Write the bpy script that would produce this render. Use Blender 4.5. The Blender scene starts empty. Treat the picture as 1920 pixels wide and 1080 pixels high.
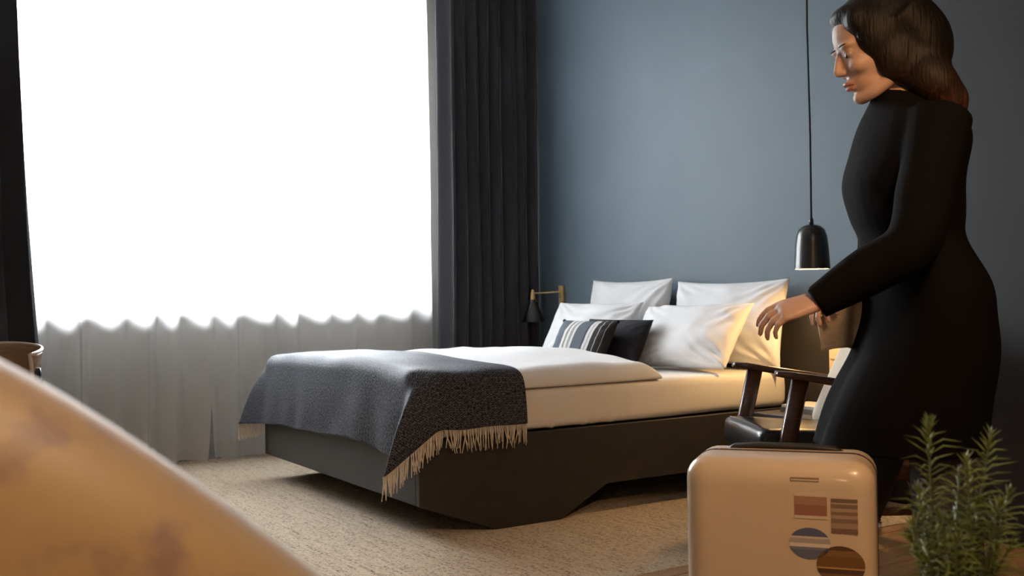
import bpy, bmesh, math, random
import numpy as np
from mathutils import Vector, Matrix, noise as mnoise
random.seed(7)
R_ = random.Random(11)
PI = math.pi
S = bpy.context.scene
COL = S.collection

# ---------------------------------------------------------------- camera
F_PX, YAW, PITCH, ROLL = 1995.4, -0.558, 0.007, -0.017
CAM = Vector((0, 0, 0.95))
def cam_axes():
    cy, sy = math.cos(YAW), math.sin(YAW)
    f = Vector((-sy*math.cos(PITCH), cy*math.cos(PITCH), math.sin(PITCH)))
    r = Vector((cy, sy, 0)); u = r.cross(f)
    return r*math.cos(ROLL)+u*math.sin(ROLL), u*math.cos(ROLL)-r*math.sin(ROLL), f
CR, CU, CF = cam_axes()
cd = bpy.data.cameras.new('camera'); cam = bpy.data.objects.new('camera', cd); COL.objects.link(cam)
cam.matrix_world = Matrix(((CR.x, CU.x, -CF.x, CAM.x), (CR.y, CU.y, -CF.y, CAM.y), (CR.z, CU.z, -CF.z, CAM.z), (0, 0, 0, 1)))
cd.sensor_width = 36; cd.sensor_fit = 'HORIZONTAL'; cd.lens = F_PX/1920*36; cd.clip_start = 0.02
cd.dof.use_dof = True; cd.dof.focus_distance = 3.1; cd.dof.aperture_fstop = 6.6
S.camera = cam
# ---------------------------------------------------------------- world, light, exposure
W = bpy.data.worlds.new('overcast_sky'); S.world = W; W.use_nodes = True
bg = W.node_tree.nodes['Background']; bg.inputs[0].default_value = (0.93, 0.97, 1.0, 1); bg.inputs[1].default_value = 1.0
# overcast sky: brightest overhead, a third of that at the horizon, darker ground below it
def sky_nodes(k):
    nt = W.node_tree; tc = nt.nodes.new('ShaderNodeTexCoord'); sp = nt.nodes.new('ShaderNodeSeparateXYZ'); nt.links.new(tc.outputs['Generated'], sp.inputs[0])
    r = nt.nodes.new('ShaderNodeMapRange'); r.inputs['From Min'].default_value = 0; r.inputs['From Max'].default_value = 1; r.inputs['To Min'].default_value = k/3; r.inputs['To Max'].default_value = k
    nt.links.new(sp.outputs[2], r.inputs['Value'])
    g = nt.nodes.new('ShaderNodeMapRange'); g.inputs['From Min'].default_value = -.03; g.inputs['From Max'].default_value = .01; g.inputs['To Min'].default_value = .45; g.inputs['To Max'].default_value = 1
    nt.links.new(sp.outputs[2], g.inputs['Value']); m = nt.nodes.new('ShaderNodeMath'); m.operation = 'MULTIPLY'
    nt.links.new(r.outputs[0], m.inputs[0]); nt.links.new(g.outputs[0], m.inputs[1]); nt.links.new(m.outputs[0], bg.inputs[1])
sky_nodes(132.0)
S.view_settings.view_transform = 'Standard'; S.view_settings.look = 'None'
S.view_settings.gamma = 1; S.view_settings.use_curve_mapping = False; S.view_settings.exposure = 0.0
try:
    S.cycles.use_denoising = True; S.cycles.denoiser = 'OPENIMAGEDENOISE'
    S.cycles.sample_clamp_indirect = 8; S.cycles.caustics_reflective = False; S.cycles.caustics_refractive = False
    S.cycles.max_bounces = 10; S.cycles.transparent_max_bounces = 12
except Exception: pass
def light(name, kind, loc, energy, color, size=0.1, rot=None, size_y=None):
    d = bpy.data.lights.new(name, kind); d.energy = energy; d.color = color
    o = bpy.data.objects.new(name, d); COL.objects.link(o); o.location = loc
    if kind == 'AREA':
        d.size = size
        if size_y: d.shape = 'RECTANGLE'; d.size_y = size_y
    elif kind in ('POINT', 'SPOT'): d.shadow_soft_size = size
    if rot: o.rotation_euler = rot
    return o
# the daylight comes from the sky; the portal only helps to sample it through the window
WX0, WX1, WZ0, WZ1, WALLY, WALLX, CEIL = 0.30, 3.30, 0.955, 3.12, 6.46, 3.98, 3.3
po = light('window_portal', 'AREA', ((WX0+WX1)/2, WALLY+0.02, (WZ0+WZ1)/2), 1, (1, 1, 1), WX1-WX0, (-PI/2, 0, 0), WZ1-WZ0)
po.data.cycles.is_portal = True
# the room's warm ceiling light, behind the camera
light('ceiling_lamp_light', 'AREA', (0.9, -0.3, 3.2), 22, (1.0, 0.80, 0.58), 0.8, (0, 0, 0))
light('leather_fill_light', 'POINT', (-.75, -.35, 1.55), 13, (1.0, 0.66, 0.34), .12)  # added warm fill for the tan leather chair, no actual lamp there
sp_ = light('downlight', 'SPOT', (1.35, 0.50, 1.85), 62, (1.0, 0.52, 0.20), 0.09)
sp_.data.spot_size = math.radians(74); sp_.data.spot_blend = 0.7
sp_.rotation_euler = (Vector((2.15, 2.65, 0.0))-Vector((1.35, 0.50, 1.85))).to_track_quat('-Z', 'Y').to_euler()

# ---------------------------------------------------------------- materials
def lin(c): return tuple(((v/255)/12.92 if v/255 <= .04045 else ((v/255+.055)/1.055)**2.4) for v in c)
def mat(name, color, rough=0.6, spec=0.5, metal=0.0, var=0.0, vscale=20, bump=0.0, bscale=200, stretch=(1, 1, 1), coat=0.0, sheen=0.0, color2=None, emis=None, estr=0, coords='Object', sub=0.0):
    m = bpy.data.materials.new(name); m.use_nodes = True
    nt = m.node_tree; b = nt.nodes['Principled BSDF']; L = nt.links
    b.inputs['Base Color'].default_value = (*color, 1); b.inputs['Roughness'].default_value = rough
    b.inputs['Specular IOR Level'].default_value = spec; b.inputs['Metallic'].default_value = metal
    b.inputs['Coat Weight'].default_value = coat; b.inputs['Sheen Weight'].default_value = sheen
    if emis: b.inputs['Emission Color'].default_value = (*emis, 1); b.inputs['Emission Strength'].default_value = estr
    if var or bump:
        tc = nt.nodes.new('ShaderNodeTexCoord'); mp = nt.nodes.new('ShaderNodeMapping'); mp.inputs['Scale'].default_value = stretch
        L.new(tc.outputs[coords], mp.inputs[0])
    if var:
        n = nt.nodes.new('ShaderNodeTexNoise'); n.inputs['Scale'].default_value = vscale; n.inputs['Detail'].default_value = 5
        L.new(mp.outputs[0], n.inputs['Vector'])
        r = nt.nodes.new('ShaderNodeValToRGB'); c2 = color2 or tuple(v*(1-var) for v in color)
        r.color_ramp.elements[0].color = (*c2, 1); r.color_ramp.elements[1].color = (*color, 1)
        r.color_ramp.elements[0].position = .3; r.color_ramp.elements[1].position = .7
        L.new(n.outputs[0], r.inputs[0]); L.new(r.outputs[0], b.inputs['Base Color'])
    if bump:
        n2 = nt.nodes.new('ShaderNodeTexNoise'); n2.inputs['Scale'].default_value = bscale; n2.inputs['Detail'].default_value = 4
        L.new(mp.outputs[0], n2.inputs['Vector'])
        bp = nt.nodes.new('ShaderNodeBump'); bp.inputs['Strength'].default_value = bump; bp.inputs['Distance'].default_value = 0.01
        L.new(n2.outputs[0], bp.inputs['Height']); L.new(bp.outputs[0], b.inputs['Normal'])
    return m
def math_node(nt, op, a, b=None, c=None):
    n = nt.nodes.new('ShaderNodeMath'); n.operation = op
    for i, v in enumerate((a, b, c)):
        if v is None: continue
        if isinstance(v, (int, float)): n.inputs[i].default_value = v
        else: nt.links.new(v, n.inputs[i])
    return n.outputs[0]
def ramp(nt, fac, stops, interp='LINEAR'):
    r = nt.nodes.new('ShaderNodeValToRGB'); cr = r.color_ramp; cr.interpolation = interp
    while len(cr.elements) < len(stops): cr.elements.new(0.5)
    for e, (p, c) in zip(cr.elements, stops): e.position = p; e.color = (*c, 1)
    nt.links.new(fac, r.inputs[0]); return r.outputs[0]

M = {}
M['blue_wall'] = mat('blue_wall_paint', (0.078, 0.109, 0.134), 0.55, 0.35, var=0.10, vscale=2.2, bump=0.05, bscale=60)
M['charcoal_wall'] = mat('charcoal_wall_paint', (0.024, 0.024, 0.026), 0.6, 0.3, var=0.08, vscale=2, bump=0.05, bscale=60)
M['dark_wall'] = mat('dark_wall_paint', (0.30, 0.29, 0.28), 0.7, 0.2, var=0.05, vscale=2)
M['ceiling'] = mat('ceiling_paint', (0.66, 0.65, 0.63), 0.8, 0.2, var=0.04, vscale=3)
M['frame_white'] = mat('window_frame_paint', (0.75, 0.76, 0.77), 0.4, var=0.03, vscale=8)
M['oak'] = mat('oak_floor', (0.42, 0.24, 0.11), 0.38, 0.5, var=0.35, vscale=6, stretch=(1, 14, 1), bump=0.05, bscale=40)
M['charcoal_board'] = mat('charcoal_bed_board', (0.029, 0.0275, 0.027), 0.55, 0.4, var=0.15, vscale=12, bump=0.03, bscale=300)
M['white_cotton'] = mat('white_cotton', (0.82, 0.82, 0.83), 0.85, 0.2, var=0.02, vscale=9, bump=0.18, bscale=9, sheen=0.1)
M['white_sheet'] = mat('white_fitted_sheet', (0.80, 0.78, 0.75), 0.85, 0.2, var=0.02, vscale=9, bump=0.14, bscale=7, stretch=(1, 1, .4), sheen=0.1)
M['black_cotton'] = mat('black_cushion_cloth', (0.010, 0.010, 0.014), 0.85, 0.2, var=0.3, vscale=30, bump=0.1, bscale=12)
M['navy_curtain'] = mat('charcoal_curtain_cloth', (0.026, 0.025, 0.031), 0.75, 0.3, var=0.15, vscale=200, stretch=(1, 1, .1), bump=0.03, bscale=500, sheen=0.15)
M['brass'] = mat('aged_brass', (0.72, 0.48, 0.22), 0.42, metal=0.75, var=0.25, vscale=30)
M['black_metal'] = mat('satin_black_metal', (0.018, 0.018, 0.02), 0.27, 0.5, var=0.1, vscale=30)
M['white_enamel'] = mat('warm_white_shade_inside', (0.8, 0.72, 0.55), 0.5, var=0.03, vscale=30)
M['cord'] = mat('black_cord', (0.008, 0.008, 0.01), 0.8, var=0.2, vscale=300)
M['bulb'] = mat('glowing_bulb', (1, .8, .5), 0.4, emis=(1.0, 0.62, 0.25), estr=40, var=0.02)
M['walnut'] = mat('dark_walnut', (0.085, 0.034, 0.02), 0.32, 0.5, var=0.5, vscale=7, stretch=(3, 30, 30), bump=0.03, bscale=60, coat=0.2)
M['black_leather'] = mat('black_leather', (0.010, 0.011, 0.014), 0.29, 0.5, var=0.2, vscale=40, bump=0.12, bscale=160)
M['thread'] = mat('pale_thread', (0.25, 0.25, 0.27), 0.8, var=0.1, vscale=300)
M['cream_cloth'] = mat('cream_upholstery', (0.55, 0.49, 0.40), 0.9, 0.2, var=0.12, vscale=90, bump=0.12, bscale=300)
M['ply'] = mat('warm_plywood', (0.42, 0.24, 0.13), 0.30, 0.5, var=0.35, vscale=5, stretch=(2, 2, 26), bump=0.02, bscale=50, coat=0.5)
M['ply_edge'] = mat('pale_plywood_edge', (0.70, 0.55, 0.42), 0.32, 0.5, var=0.15, vscale=40, stretch=(1, 1, 8), coat=0.5)
M['case_shell'] = mat('cream_suitcase_shell', (0.56, 0.45, 0.32), 0.33, 0.5, var=0.04, vscale=6, bump=0.03, bscale=120, coat=0.25)
M['zip'] = mat('dark_zip_tape', (0.04, 0.014, 0.012), 0.6, var=0.3, vscale=200)
M['rubber'] = mat('black_rubber', (0.012, 0.012, 0.012), 0.6, var=0.1, vscale=50)
M['skin'] = mat('skin', (0.48, 0.32, 0.26), 0.5, 0.4, var=0.12, vscale=14, bump=0.04, bscale=200)
M['lips'] = mat('lips', (0.36, 0.13, 0.11), 0.4, var=0.1, vscale=60)
M['eye'] = mat('eye_white', (0.30, 0.27, 0.26), 0.3, var=0.03, vscale=60)
M['iris'] = mat('iris_brown', (0.03, 0.016, 0.01), 0.15, var=0.3, vscale=300)
M['brow'] = mat('eyebrow_hair', (0.03, 0.018, 0.012), 0.7, var=0.3, vscale=300)
M['dress'] = mat('black_dress_cloth', (0.0045, 0.0043, 0.0048), 0.9, 0.05, var=0.2, vscale=10, bump=0.12, bscale=14)
M['trouser'] = mat('dark_trouser_cloth', (0.034, 0.033, 0.036), 0.8, 0.2, var=0.15, vscale=40, bump=0.08, bscale=30)
M['shoe'] = mat('black_shoe_leather', (0.012, 0.011, 0.011), 0.35, var=0.1, vscale=40)
M['beige_cloth'] = mat('beige_wool', (0.50, 0.38, 0.27), 0.9, 0.1, var=0.15, vscale=60, bump=0.2, bscale=90)
M['plate'] = mat('cream_switch_plate', (0.80, 0.68, 0.47), 0.45, var=0.03, vscale=20)
M['dark_hole'] = mat('dark_socket_hole', (0.02, 0.018, 0.015), 0.5, var=0.1, vscale=60)
M['nightstand'] = mat('dark_grey_cabinet', (0.045, 0.045, 0.05), 0.5, var=0.1, vscale=10)
M['paper'] = mat('magazine_paper', (0.62, 0.60, 0.56), 0.6, var=0.08, vscale=80, stretch=(1, 1, 12))
M['cover_dark'] = mat('magazine_cover_grey', (0.16, 0.15, 0.14), 0.4, var=0.2, vscale=15)
M['terracotta'] = mat('grey_plant_pot', (0.32, 0.31, 0.30), 0.7, var=0.15, vscale=20, bump=0.1, bscale=40)
M['soil'] = mat('potting_soil', (0.03, 0.02, 0.013), 0.95, var=0.4, vscale=80, bump=0.6, bscale=60)
M['stem'] = mat('rosemary_stem', (0.20, 0.17, 0.05), 0.7, var=0.4, vscale=40, color2=(0.13, 0.20, 0.04))
M['needle'] = mat('rosemary_needles', (0.42, 0.43, 0.08), 0.5, 0.5, var=0.6, vscale=18, color2=(0.10, 0.14, 0.05))
M['fringe'] = mat('cream_wool_fringe', (0.72, 0.64, 0.54), 0.9, 0.1, var=0.15, vscale=120)

def glass_mat():
    m = bpy.data.materials.new('window_glass'); m.use_nodes = True; nt = m.node_tree; nt.nodes.remove(nt.nodes['Principled BSDF'])
    out = nt.nodes['Material Output']; t = nt.nodes.new('ShaderNodeBsdfTransparent'); g = nt.nodes.new('ShaderNodeBsdfGlossy')
    g.inputs['Roughness'].default_value = 0.02; fr = nt.nodes.new('ShaderNodeFresnel'); fr.inputs[0].default_value = 1.4
    mx = nt.nodes.new('ShaderNodeMixShader'); nt.links.new(fr.outputs[0], mx.inputs[0]); nt.links.new(t.outputs[0], mx.inputs[1]); nt.links.new(g.outputs[0], mx.inputs[2])
    nt.links.new(mx.outputs[0], out.inputs[0]); return m
M['glass'] = glass_mat()
def sheer_mat():
    m = bpy.data.materials.new('white_sheer_voile'); m.use_nodes = True; nt = m.node_tree; nt.nodes.remove(nt.nodes['Principled BSDF'])
    out = nt.nodes['Material Output']; N = nt.nodes.new
    tr = N('ShaderNodeBsdfTransparent'); tl = N('ShaderNodeBsdfTranslucent'); df = N('ShaderNodeBsdfDiffuse')
    tl.inputs[0].default_value = (.92, .93, .94, 1); df.inputs[0].default_value = (.80, .79, .77, 1)
    tc = N('ShaderNodeTexCoord'); w = N('ShaderNodeTexNoise'); w.inputs['Scale'].default_value = 400
    nt.links.new(tc.outputs['Object'], w.inputs['Vector'])
    m1 = N('ShaderNodeMixShader'); m1.inputs[0].default_value = 0.38; nt.links.new(tl.outputs[0], m1.inputs[1]); nt.links.new(df.outputs[0], m1.inputs[2])
    m2 = N('ShaderNodeMixShader'); nt.links.new(math_node(nt, 'MULTIPLY_ADD', w.outputs[0], 0.2, SHEER_OPEN-0.1), m2.inputs[0])
    nt.links.new(m1.outputs[0], m2.inputs[1]); nt.links.new(tr.outputs[0], m2.inputs[2]); nt.links.new(m2.outputs[0], out.inputs[0]); return m
SHEER_OPEN = 0.12
M['sheer'] = sheer_mat()
def rug_mat():
    m = mat('jute_rug', (0.50, 0.37, 0.24), 0.85, 0.25, sheen=0.35); nt = m.node_tree; b = nt.nodes['Principled BSDF']; L = nt.links
    tc = nt.nodes.new('ShaderNodeTexCoord'); sp = nt.nodes.new('ShaderNodeSeparateXYZ'); L.new(tc.outputs['Object'], sp.inputs[0])
    def noise(scale, stretch, det=3):
        mp = nt.nodes.new('ShaderNodeMapping'); mp.inputs['Scale'].default_value = stretch; L.new(tc.outputs['Object'], mp.inputs[0])
        n = nt.nodes.new('ShaderNodeTexNoise'); n.inputs['Scale'].default_value = scale; n.inputs['Detail'].default_value = det; L.new(mp.outputs[0], n.inputs['Vector']); return n.outputs[0]
    n1 = noise(4, (14, .7, 1)); n2 = noise(120, (1, .6, 1)); n3 = noise(28, (6, .25, 1))
    mixv = math_node(nt, 'ADD', math_node(nt, 'MULTIPLY', n1, .22), math_node(nt, 'ADD', math_node(nt, 'MULTIPLY', n2, .58), math_node(nt, 'MULTIPLY', n3, .22)))
    c = ramp(nt, mixv, [(.36, (.07, .042, .024)), (.42, (.48, .33, .195)), (.50, (.74, .57, .38)), (.62, (.88, .73, .53))]); L.new(c, b.inputs['Base Color'])
    # woven cords: rows across x, stitches along y
    row = math_node(nt, 'ABSOLUTE', math_node(nt, 'SINE', math_node(nt, 'MULTIPLY', sp.outputs[0], PI/0.011)))
    st = math_node(nt, 'ABSOLUTE', math_node(nt, 'SINE', math_node(nt, 'ADD', math_node(nt, 'MULTIPLY', sp.outputs[1], PI/0.016), math_node(nt, 'MULTIPLY', n3, 9))))
    hgt = math_node(nt, 'ADD', math_node(nt, 'MULTIPLY', math_node(nt, 'MULTIPLY', row, st), .8), math_node(nt, 'MULTIPLY', n2, 1.3))
    bp = nt.nodes.new('ShaderNodeBump'); bp.inputs['Strength'].default_value = 0.8; bp.inputs['Distance'].default_value = 0.007
    L.new(hgt, bp.inputs['Height']); L.new(bp.outputs[0], b.inputs['Normal']); return m
M['rug'] = rug_mat()
def throw_mat():
    m = mat('herringbone_wool', (0.03, 0.035, 0.045), 0.56, 0.14, sheen=0.0); nt = m.node_tree; b = nt.nodes['Principled BSDF']; L = nt.links
    b.inputs['Specular Tint'].default_value = (.72, .84, 1, 1); b.inputs['Sheen Tint'].default_value = (.75, .85, 1, 1)
    uv = nt.nodes.new('ShaderNodeUVMap'); sp = nt.nodes.new('ShaderNodeSeparateXYZ'); L.new(uv.outputs[0], sp.inputs[0])
    P = 0.030
    tri = math_node(nt, 'PINGPONG', sp.outputs[0], P/2)
    z = math_node(nt, 'FRACT', math_node(nt, 'DIVIDE', math_node(nt, 'ADD', sp.outputs[1], tri), 0.0095))
    n = nt.nodes.new('ShaderNodeTexNoise'); n.inputs['Scale'].default_value = 105; L.new(uv.outputs[0], n.inputs['Vector']); n.inputs['Detail'].default_value = 4
    f = math_node(nt, 'ADD', math_node(nt, 'MULTIPLY', math_node(nt, 'GREATER_THAN', z, .55), .45), math_node(nt, 'MULTIPLY', math_node(nt, 'SUBTRACT', n.outputs[0], .33), 1.9))
    c = ramp(nt, f, [(.20, (.0018, .002, .0034)), (.42, (.010, .011, .017)), (.85, (.13, .135, .16))]); L.new(c, b.inputs['Base Color'])
    bp = nt.nodes.new('ShaderNodeBump'); bp.inputs['Strength'].default_value = 0.35; bp.inputs['Distance'].default_value = 0.003
    L.new(f, bp.inputs['Height']); L.new(bp.outputs[0], b.inputs['Normal']); return m
M['throw'] = throw_mat()
def stripe_mat():
    m = mat('striped_cushion_cloth', (.06, .07, .09), 0.9, 0.15); nt = m.node_tree; b = nt.nodes['Principled BSDF']; L = nt.links
    uv = nt.nodes.new('ShaderNodeUVMap'); sp = nt.nodes.new('ShaderNodeSeparateXYZ'); L.new(uv.outputs[0], sp.inputs[0])
    g = (.085, .10, .125); k = (.012, .011, .012); w = (.72, .71, .69)
    st = [(0, g), (.20, w), (.255, k), (.265, w), (.275, k), (.29, w), (.345, k), (.36, w), (.37, k), (.385, w), (.43, g), (.62, k), (.635, g), (.65, w), (.70, k), (.705, w), (.755, k), (.775, (.03, .026, .025)), (.83, w), (.836, (.02, .018, .017)), (.92, w), (.926, (.02, .018, .017))]
    st = [(p if p == 0 else .075+p*.93, c_) for p, c_ in st]
    c = ramp(nt, sp.outputs[0], st, 'CONSTANT')
    n = nt.nodes.new('ShaderNodeTexNoise'); n.inputs['Scale'].default_value = 300; L.new(uv.outputs[0], n.inputs['Vector'])
    mx = nt.nodes.new('ShaderNodeMix'); mx.data_type = 'RGBA'; mx.blend_type = 'MULTIPLY'; mx.inputs[0].default_value = .5
    L.new(c, mx.inputs[6]); L.new(ramp(nt, n.outputs[0], [(.3, (.5, .5, .5)), (.7, (1, 1, 1))]), mx.inputs[7]); L.new(mx.outputs[2], b.inputs['Base Color'])
    return m
M['stripe'] = stripe_mat()
def tan_leather():
    m = mat('tan_leather', (0.56, 0.27, 0.085), 0.5, 0.7, coat=1.0, sheen=1.0); nt = m.node_tree; b = nt.nodes['Principled BSDF']; L = nt.links
    tc = nt.nodes.new('ShaderNodeTexCoord'); n = nt.nodes.new('ShaderNodeTexNoise'); n.inputs['Scale'].default_value = 22; n.inputs['Detail'].default_value = 4
    b.inputs['Coat Roughness'].default_value = 0.55; b.inputs['Coat IOR'].default_value = 1.9
    L.new(tc.outputs['Object'], n.inputs['Vector'])
    c = ramp(nt, n.outputs[0], [(.34, (.52, .25, .12)), (.44, (.80, .43, .13)), (.7, (.86, .47, .14))]); L.new(c, b.inputs['Base Color'])
    n2 = nt.nodes.new('ShaderNodeTexNoise'); n2.inputs['Scale'].default_value = 250; L.new(tc.outputs['Object'], n2.inputs['Vector'])
    bp = nt.nodes.new('ShaderNodeBump'); bp.inputs['Strength'].default_value = .15; bp.inputs['Distance'].default_value = .004
    L.new(n2.outputs[0], bp.inputs['Height']); L.new(bp.outputs[0], b.inputs['Normal']); return m
M['tan_leather'] = tan_leather()
def hair_mat():
    m = mat('dark_brown_hair', (0.02, 0.012, 0.008), 0.55, 0.2); nt = m.node_tree; b = nt.nodes['Principled BSDF']; L = nt.links
    tc = nt.nodes.new('ShaderNodeTexCoord'); sp = nt.nodes.new('ShaderNodeSeparateXYZ'); L.new(tc.outputs['Object'], sp.inputs[0])
    mp = nt.nodes.new('ShaderNodeMapping'); mp.inputs['Scale'].default_value = (160, 160, 10); L.new(tc.outputs['Object'], mp.inputs[0])
    n = nt.nodes.new('ShaderNodeTexNoise'); n.inputs['Scale'].default_value = 1; L.new(mp.outputs[0], n.inputs['Vector'])
    f = math_node(nt, 'ADD', math_node(nt, 'MULTIPLY', math_node(nt, 'SUBTRACT', 1.47, sp.outputs[2]), 5.0), math_node(nt, 'MULTIPLY', math_node(nt, 'SUBTRACT', n.outputs[0], .5), .8))
    c = ramp(nt, f, [(0, (.006, .0045, .004)), (.55, (.022, .010, .006)), (1, (.11, .040, .017))]); L.new(c, b.inputs['Base Color'])
    bp = nt.nodes.new('ShaderNodeBump'); bp.inputs['Strength'].default_value = .6; bp.inputs['Distance'].default_value = .004
    L.new(n.outputs[0], bp.inputs['Height']); L.new(bp.outputs[0], b.inputs['Normal']); return m
M['hair'] = hair_mat()
def bands_mat(name, stops, axis=1, rough=.5):
    m = mat(name, (.5, .4, .3), rough); nt = m.node_tree; uv = nt.nodes.new('ShaderNodeUVMap'); sp = nt.nodes.new('ShaderNodeSeparateXYZ')
    nt.links.new(uv.outputs[0], sp.inputs[0]); nt.links.new(ramp(nt, sp.outputs[axis], stops, 'CONSTANT'), nt.nodes['Principled BSDF'].inputs['Base Color']); return m

# ---------------------------------------------------------------- helpers
def tag(o, label=None, cat=None, group=None, kind=None):
    for k, v in (('label', label), ('category', cat), ('group', group), ('kind', kind)):
        if v: o[k] = v
    return o
def thing(name, label, cat, loc=(0, 0, 0), rotz=0, group=None):
    o = bpy.data.objects.new(name, None); COL.objects.link(o); o.empty_display_size = .1
    o.location = loc; o.rotation_euler = (0, 0, rotz); return tag(o, label, cat, group)
def link(name, me, m, parent=None, smooth=True):
    me.name = name
    if m is not None: me.materials.clear(); me.materials.append(m)
    if smooth: me.polygons.foreach_set('use_smooth', [True]*len(me.polygons))
    o = bpy.data.objects.new(name, me); COL.objects.link(o)
    if parent is not None: o.parent = parent
    return o
def obj(name, bm, m, parent=None, smooth=False):
    bmesh.ops.recalc_face_normals(bm, faces=bm.faces)
    me = bpy.data.meshes.new(name); bm.to_mesh(me); bm.free()
    return link(name, me, m, parent, smooth)
def box(bm, lo, hi, bev=0.0, seg=2, mtx=None):
    lo, hi = Vector(lo), Vector(hi)
    r = bmesh.ops.create_cube(bm, size=1.0); vs = r['verts']
    for v in vs: v.co = Vector((lo[i]+(hi[i]-lo[i])*(v.co[i]+.5) for i in range(3)))
    if bev:
        es = list({e for v in vs for e in v.link_edges})
        rr = bmesh.ops.bevel(bm, geom=es, offset=bev, segments=seg, profile=.5, affect='EDGES')
        vs = list({v for f in rr['faces'] for v in f.verts} | {v for v in vs if v.is_valid})
    if mtx: bmesh.ops.transform(bm, matrix=mtx, verts=vs)
    return vs
def rings(bm, rs, closed_ring=True, cap=True):
    """skin a list of vertex-position rings"""
    vr = [[bm.verts.new(p) for p in r] for r in rs]; n = len(vr[0])
    for a, b in zip(vr, vr[1:]):
        for i in range(n if closed_ring else n-1):
            j = (i+1) % n
            try: bm.faces.new((a[i], a[j], b[j], b[i]))
            except ValueError: pass
    if cap and closed_ring:
        bm.faces.new(vr[0][::-1]); bm.faces.new(vr[-1])
    return vr
def tube(bm, pts, rad, seg=10, flat=1.0, cap=True, up=None):
    pts = [Vector(p) for p in pts]; n = len(pts)
    rad = rad if isinstance(rad, (list, tuple)) else [rad]*n
    rs = []; ref = Vector(up) if up else None
    for i, p in enumerate(pts):
        t = (pts[min(i+1, n-1)]-pts[max(i-1, 0)]).normalized()
        if ref is None or abs(ref.dot(t)) > .98: ref = Vector((0, 0, 1)) if abs(t.z) < .9 else Vector((1, 0, 0))
        a = (ref-t*ref.dot(t)).normalized(); b = t.cross(a)
        if up is None: ref = a
        rs.append([p+a*(math.cos(2*PI*k/seg)*rad[i])+b*(math.sin(2*PI*k/seg)*rad[i]*flat) for k in range(seg)])
    return rings(bm, rs, cap=cap)
def lathe(bm, prof, c=(0, 0, 0), seg=32, cap=True):
    c = Vector(c)
    return rings(bm, [[c+Vector((r*math.cos(2*PI*k/seg), r*math.sin(2*PI*k/seg), z)) for k in range(seg)] for r, z in prof], cap=cap)
def ellipsoid(bm, c, r, rot=None, seg=20):
    x = bmesh.ops.create_uvsphere(bm, u_segments=seg, v_segments=max(8, seg//2), radius=1)
    mt = Matrix.Translation(Vector(c)) @ (rot.to_4x4() if rot else Matrix.Identity(4)) @ Matrix.Diagonal((*r, 1))
    bmesh.ops.transform(bm, matrix=mt, verts=x['verts']); return x['verts']
def grid_mesh(name, fn, nu, nv, uvfn=None, keep=None):
    """fn(i/nu, j/nv) -> position"""
    vs = [fn(i/nu, j/nv) for i in range(nu+1) for j in range(nv+1)]
    w = nv+1
    fs = [(i*w+j, (i+1)*w+j, (i+1)*w+j+1, i*w+j+1) for i in range(nu) for j in range(nv) if keep is None or keep((i+.5)/nu, (j+.5)/nv)]
    me = bpy.data.meshes.new(name); me.from_pydata([tuple(v) for v in vs], [], fs); me.update()
    ul = me.uv_layers.new(name='UVMap')
    for lp in me.loops:
        i, j = divmod(lp.vertex_index, w); u, v = i/nu, j/nv
        ul.data[lp.index].uv = uvfn(u, v) if uvfn else (u, v)
    return me
def evaluated(o):
    dg = bpy.context.evaluated_depsgraph_get(); me = bpy.data.meshes.new_from_object(o.evaluated_get(dg)); old = o.data
    bpy.data.objects.remove(o); bpy.data.meshes.remove(old); return me
def fuse(bm, voxel, smooth=3, fac=.5):
    """union of overlapping closed shapes as one continuous surface"""
    bmesh.ops.recalc_face_normals(bm, faces=bm.faces)
    me = bpy.data.meshes.new('fuse'); bm.to_mesh(me); bm.free(); o = bpy.data.objects.new('fuse', me); COL.objects.link(o)
    r = o.modifiers.new('r', 'REMESH'); r.mode = 'VOXEL'; r.voxel_size = voxel
    if smooth: s = o.modifiers.new('s', 'SMOOTH'); s.factor = fac; s.iterations = smooth
    return evaluated(o)
def solid(me, th, sub=0, offset=0):
    o = bpy.data.objects.new('sol', me); COL.objects.link(o)
    if sub: q = o.modifiers.new('b', 'SUBSURF'); q.levels = sub; q.render_levels = sub
    s = o.modifiers.new('s', 'SOLIDIFY'); s.thickness = th; s.offset = offset
    return evaluated(o)
def nz(x, y, z=0.0, s=1.0): return mnoise.noise(Vector((x*s, y*s, z*s)))
def sm(a, b, x):
    t = min(1, max(0, (x-a)/(b-a))); return t*t*(3-2*t)
def lerp(a, b, t): return a+(b-a)*t

# ---------------------------------------------------------------- room shell
XL, YF = -1.6, -2.2
def struct(name, bm, m, smooth=False): return tag(obj(name, bm, m, None, smooth), kind='structure')
bm = bmesh.new(); box(bm, (XL-.2, YF-.2, -.12), (WALLX+.2, WALLY+.35, -.014)); floor = struct('floor', bm, M['dark_wall'])
# oak boards lie on the floor slab and show beyond the rug
pw, gap = 0.16, 0.004
row = 0
y = -0.6
meshes = {}
while y < 2.95:
    x0 = -0.4-(row % 3)*0.55
    while x0 < WALLX-.02:
        x1 = min(x0+1.65, WALLX-.005)
        if x1-x0 > .1:
            key = round(x1-x0, 3)
            if key not in meshes:
                b_ = bmesh.new(); box(b_, (0, 0, -.014), (x1-x0-gap, pw-gap, 0), .002, 1)
                me_ = bpy.data.meshes.new('plank'); b_.to_mesh(me_); b_.free(); me_.materials.append(M['oak']); meshes[key] = me_
            o = bpy.data.objects.new('plank', meshes[key]); COL.objects.link(o); o.parent = floor; o.location = (x0, y, 0)
        x0 += 1.65
    y += pw; row += 1
bm = bmesh.new(); box(bm, (XL-.2, YF-.2, CEIL), (WALLX+.2, WALLY+.35, CEIL+.12)); struct('ceiling', bm, M['ceiling'])
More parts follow.
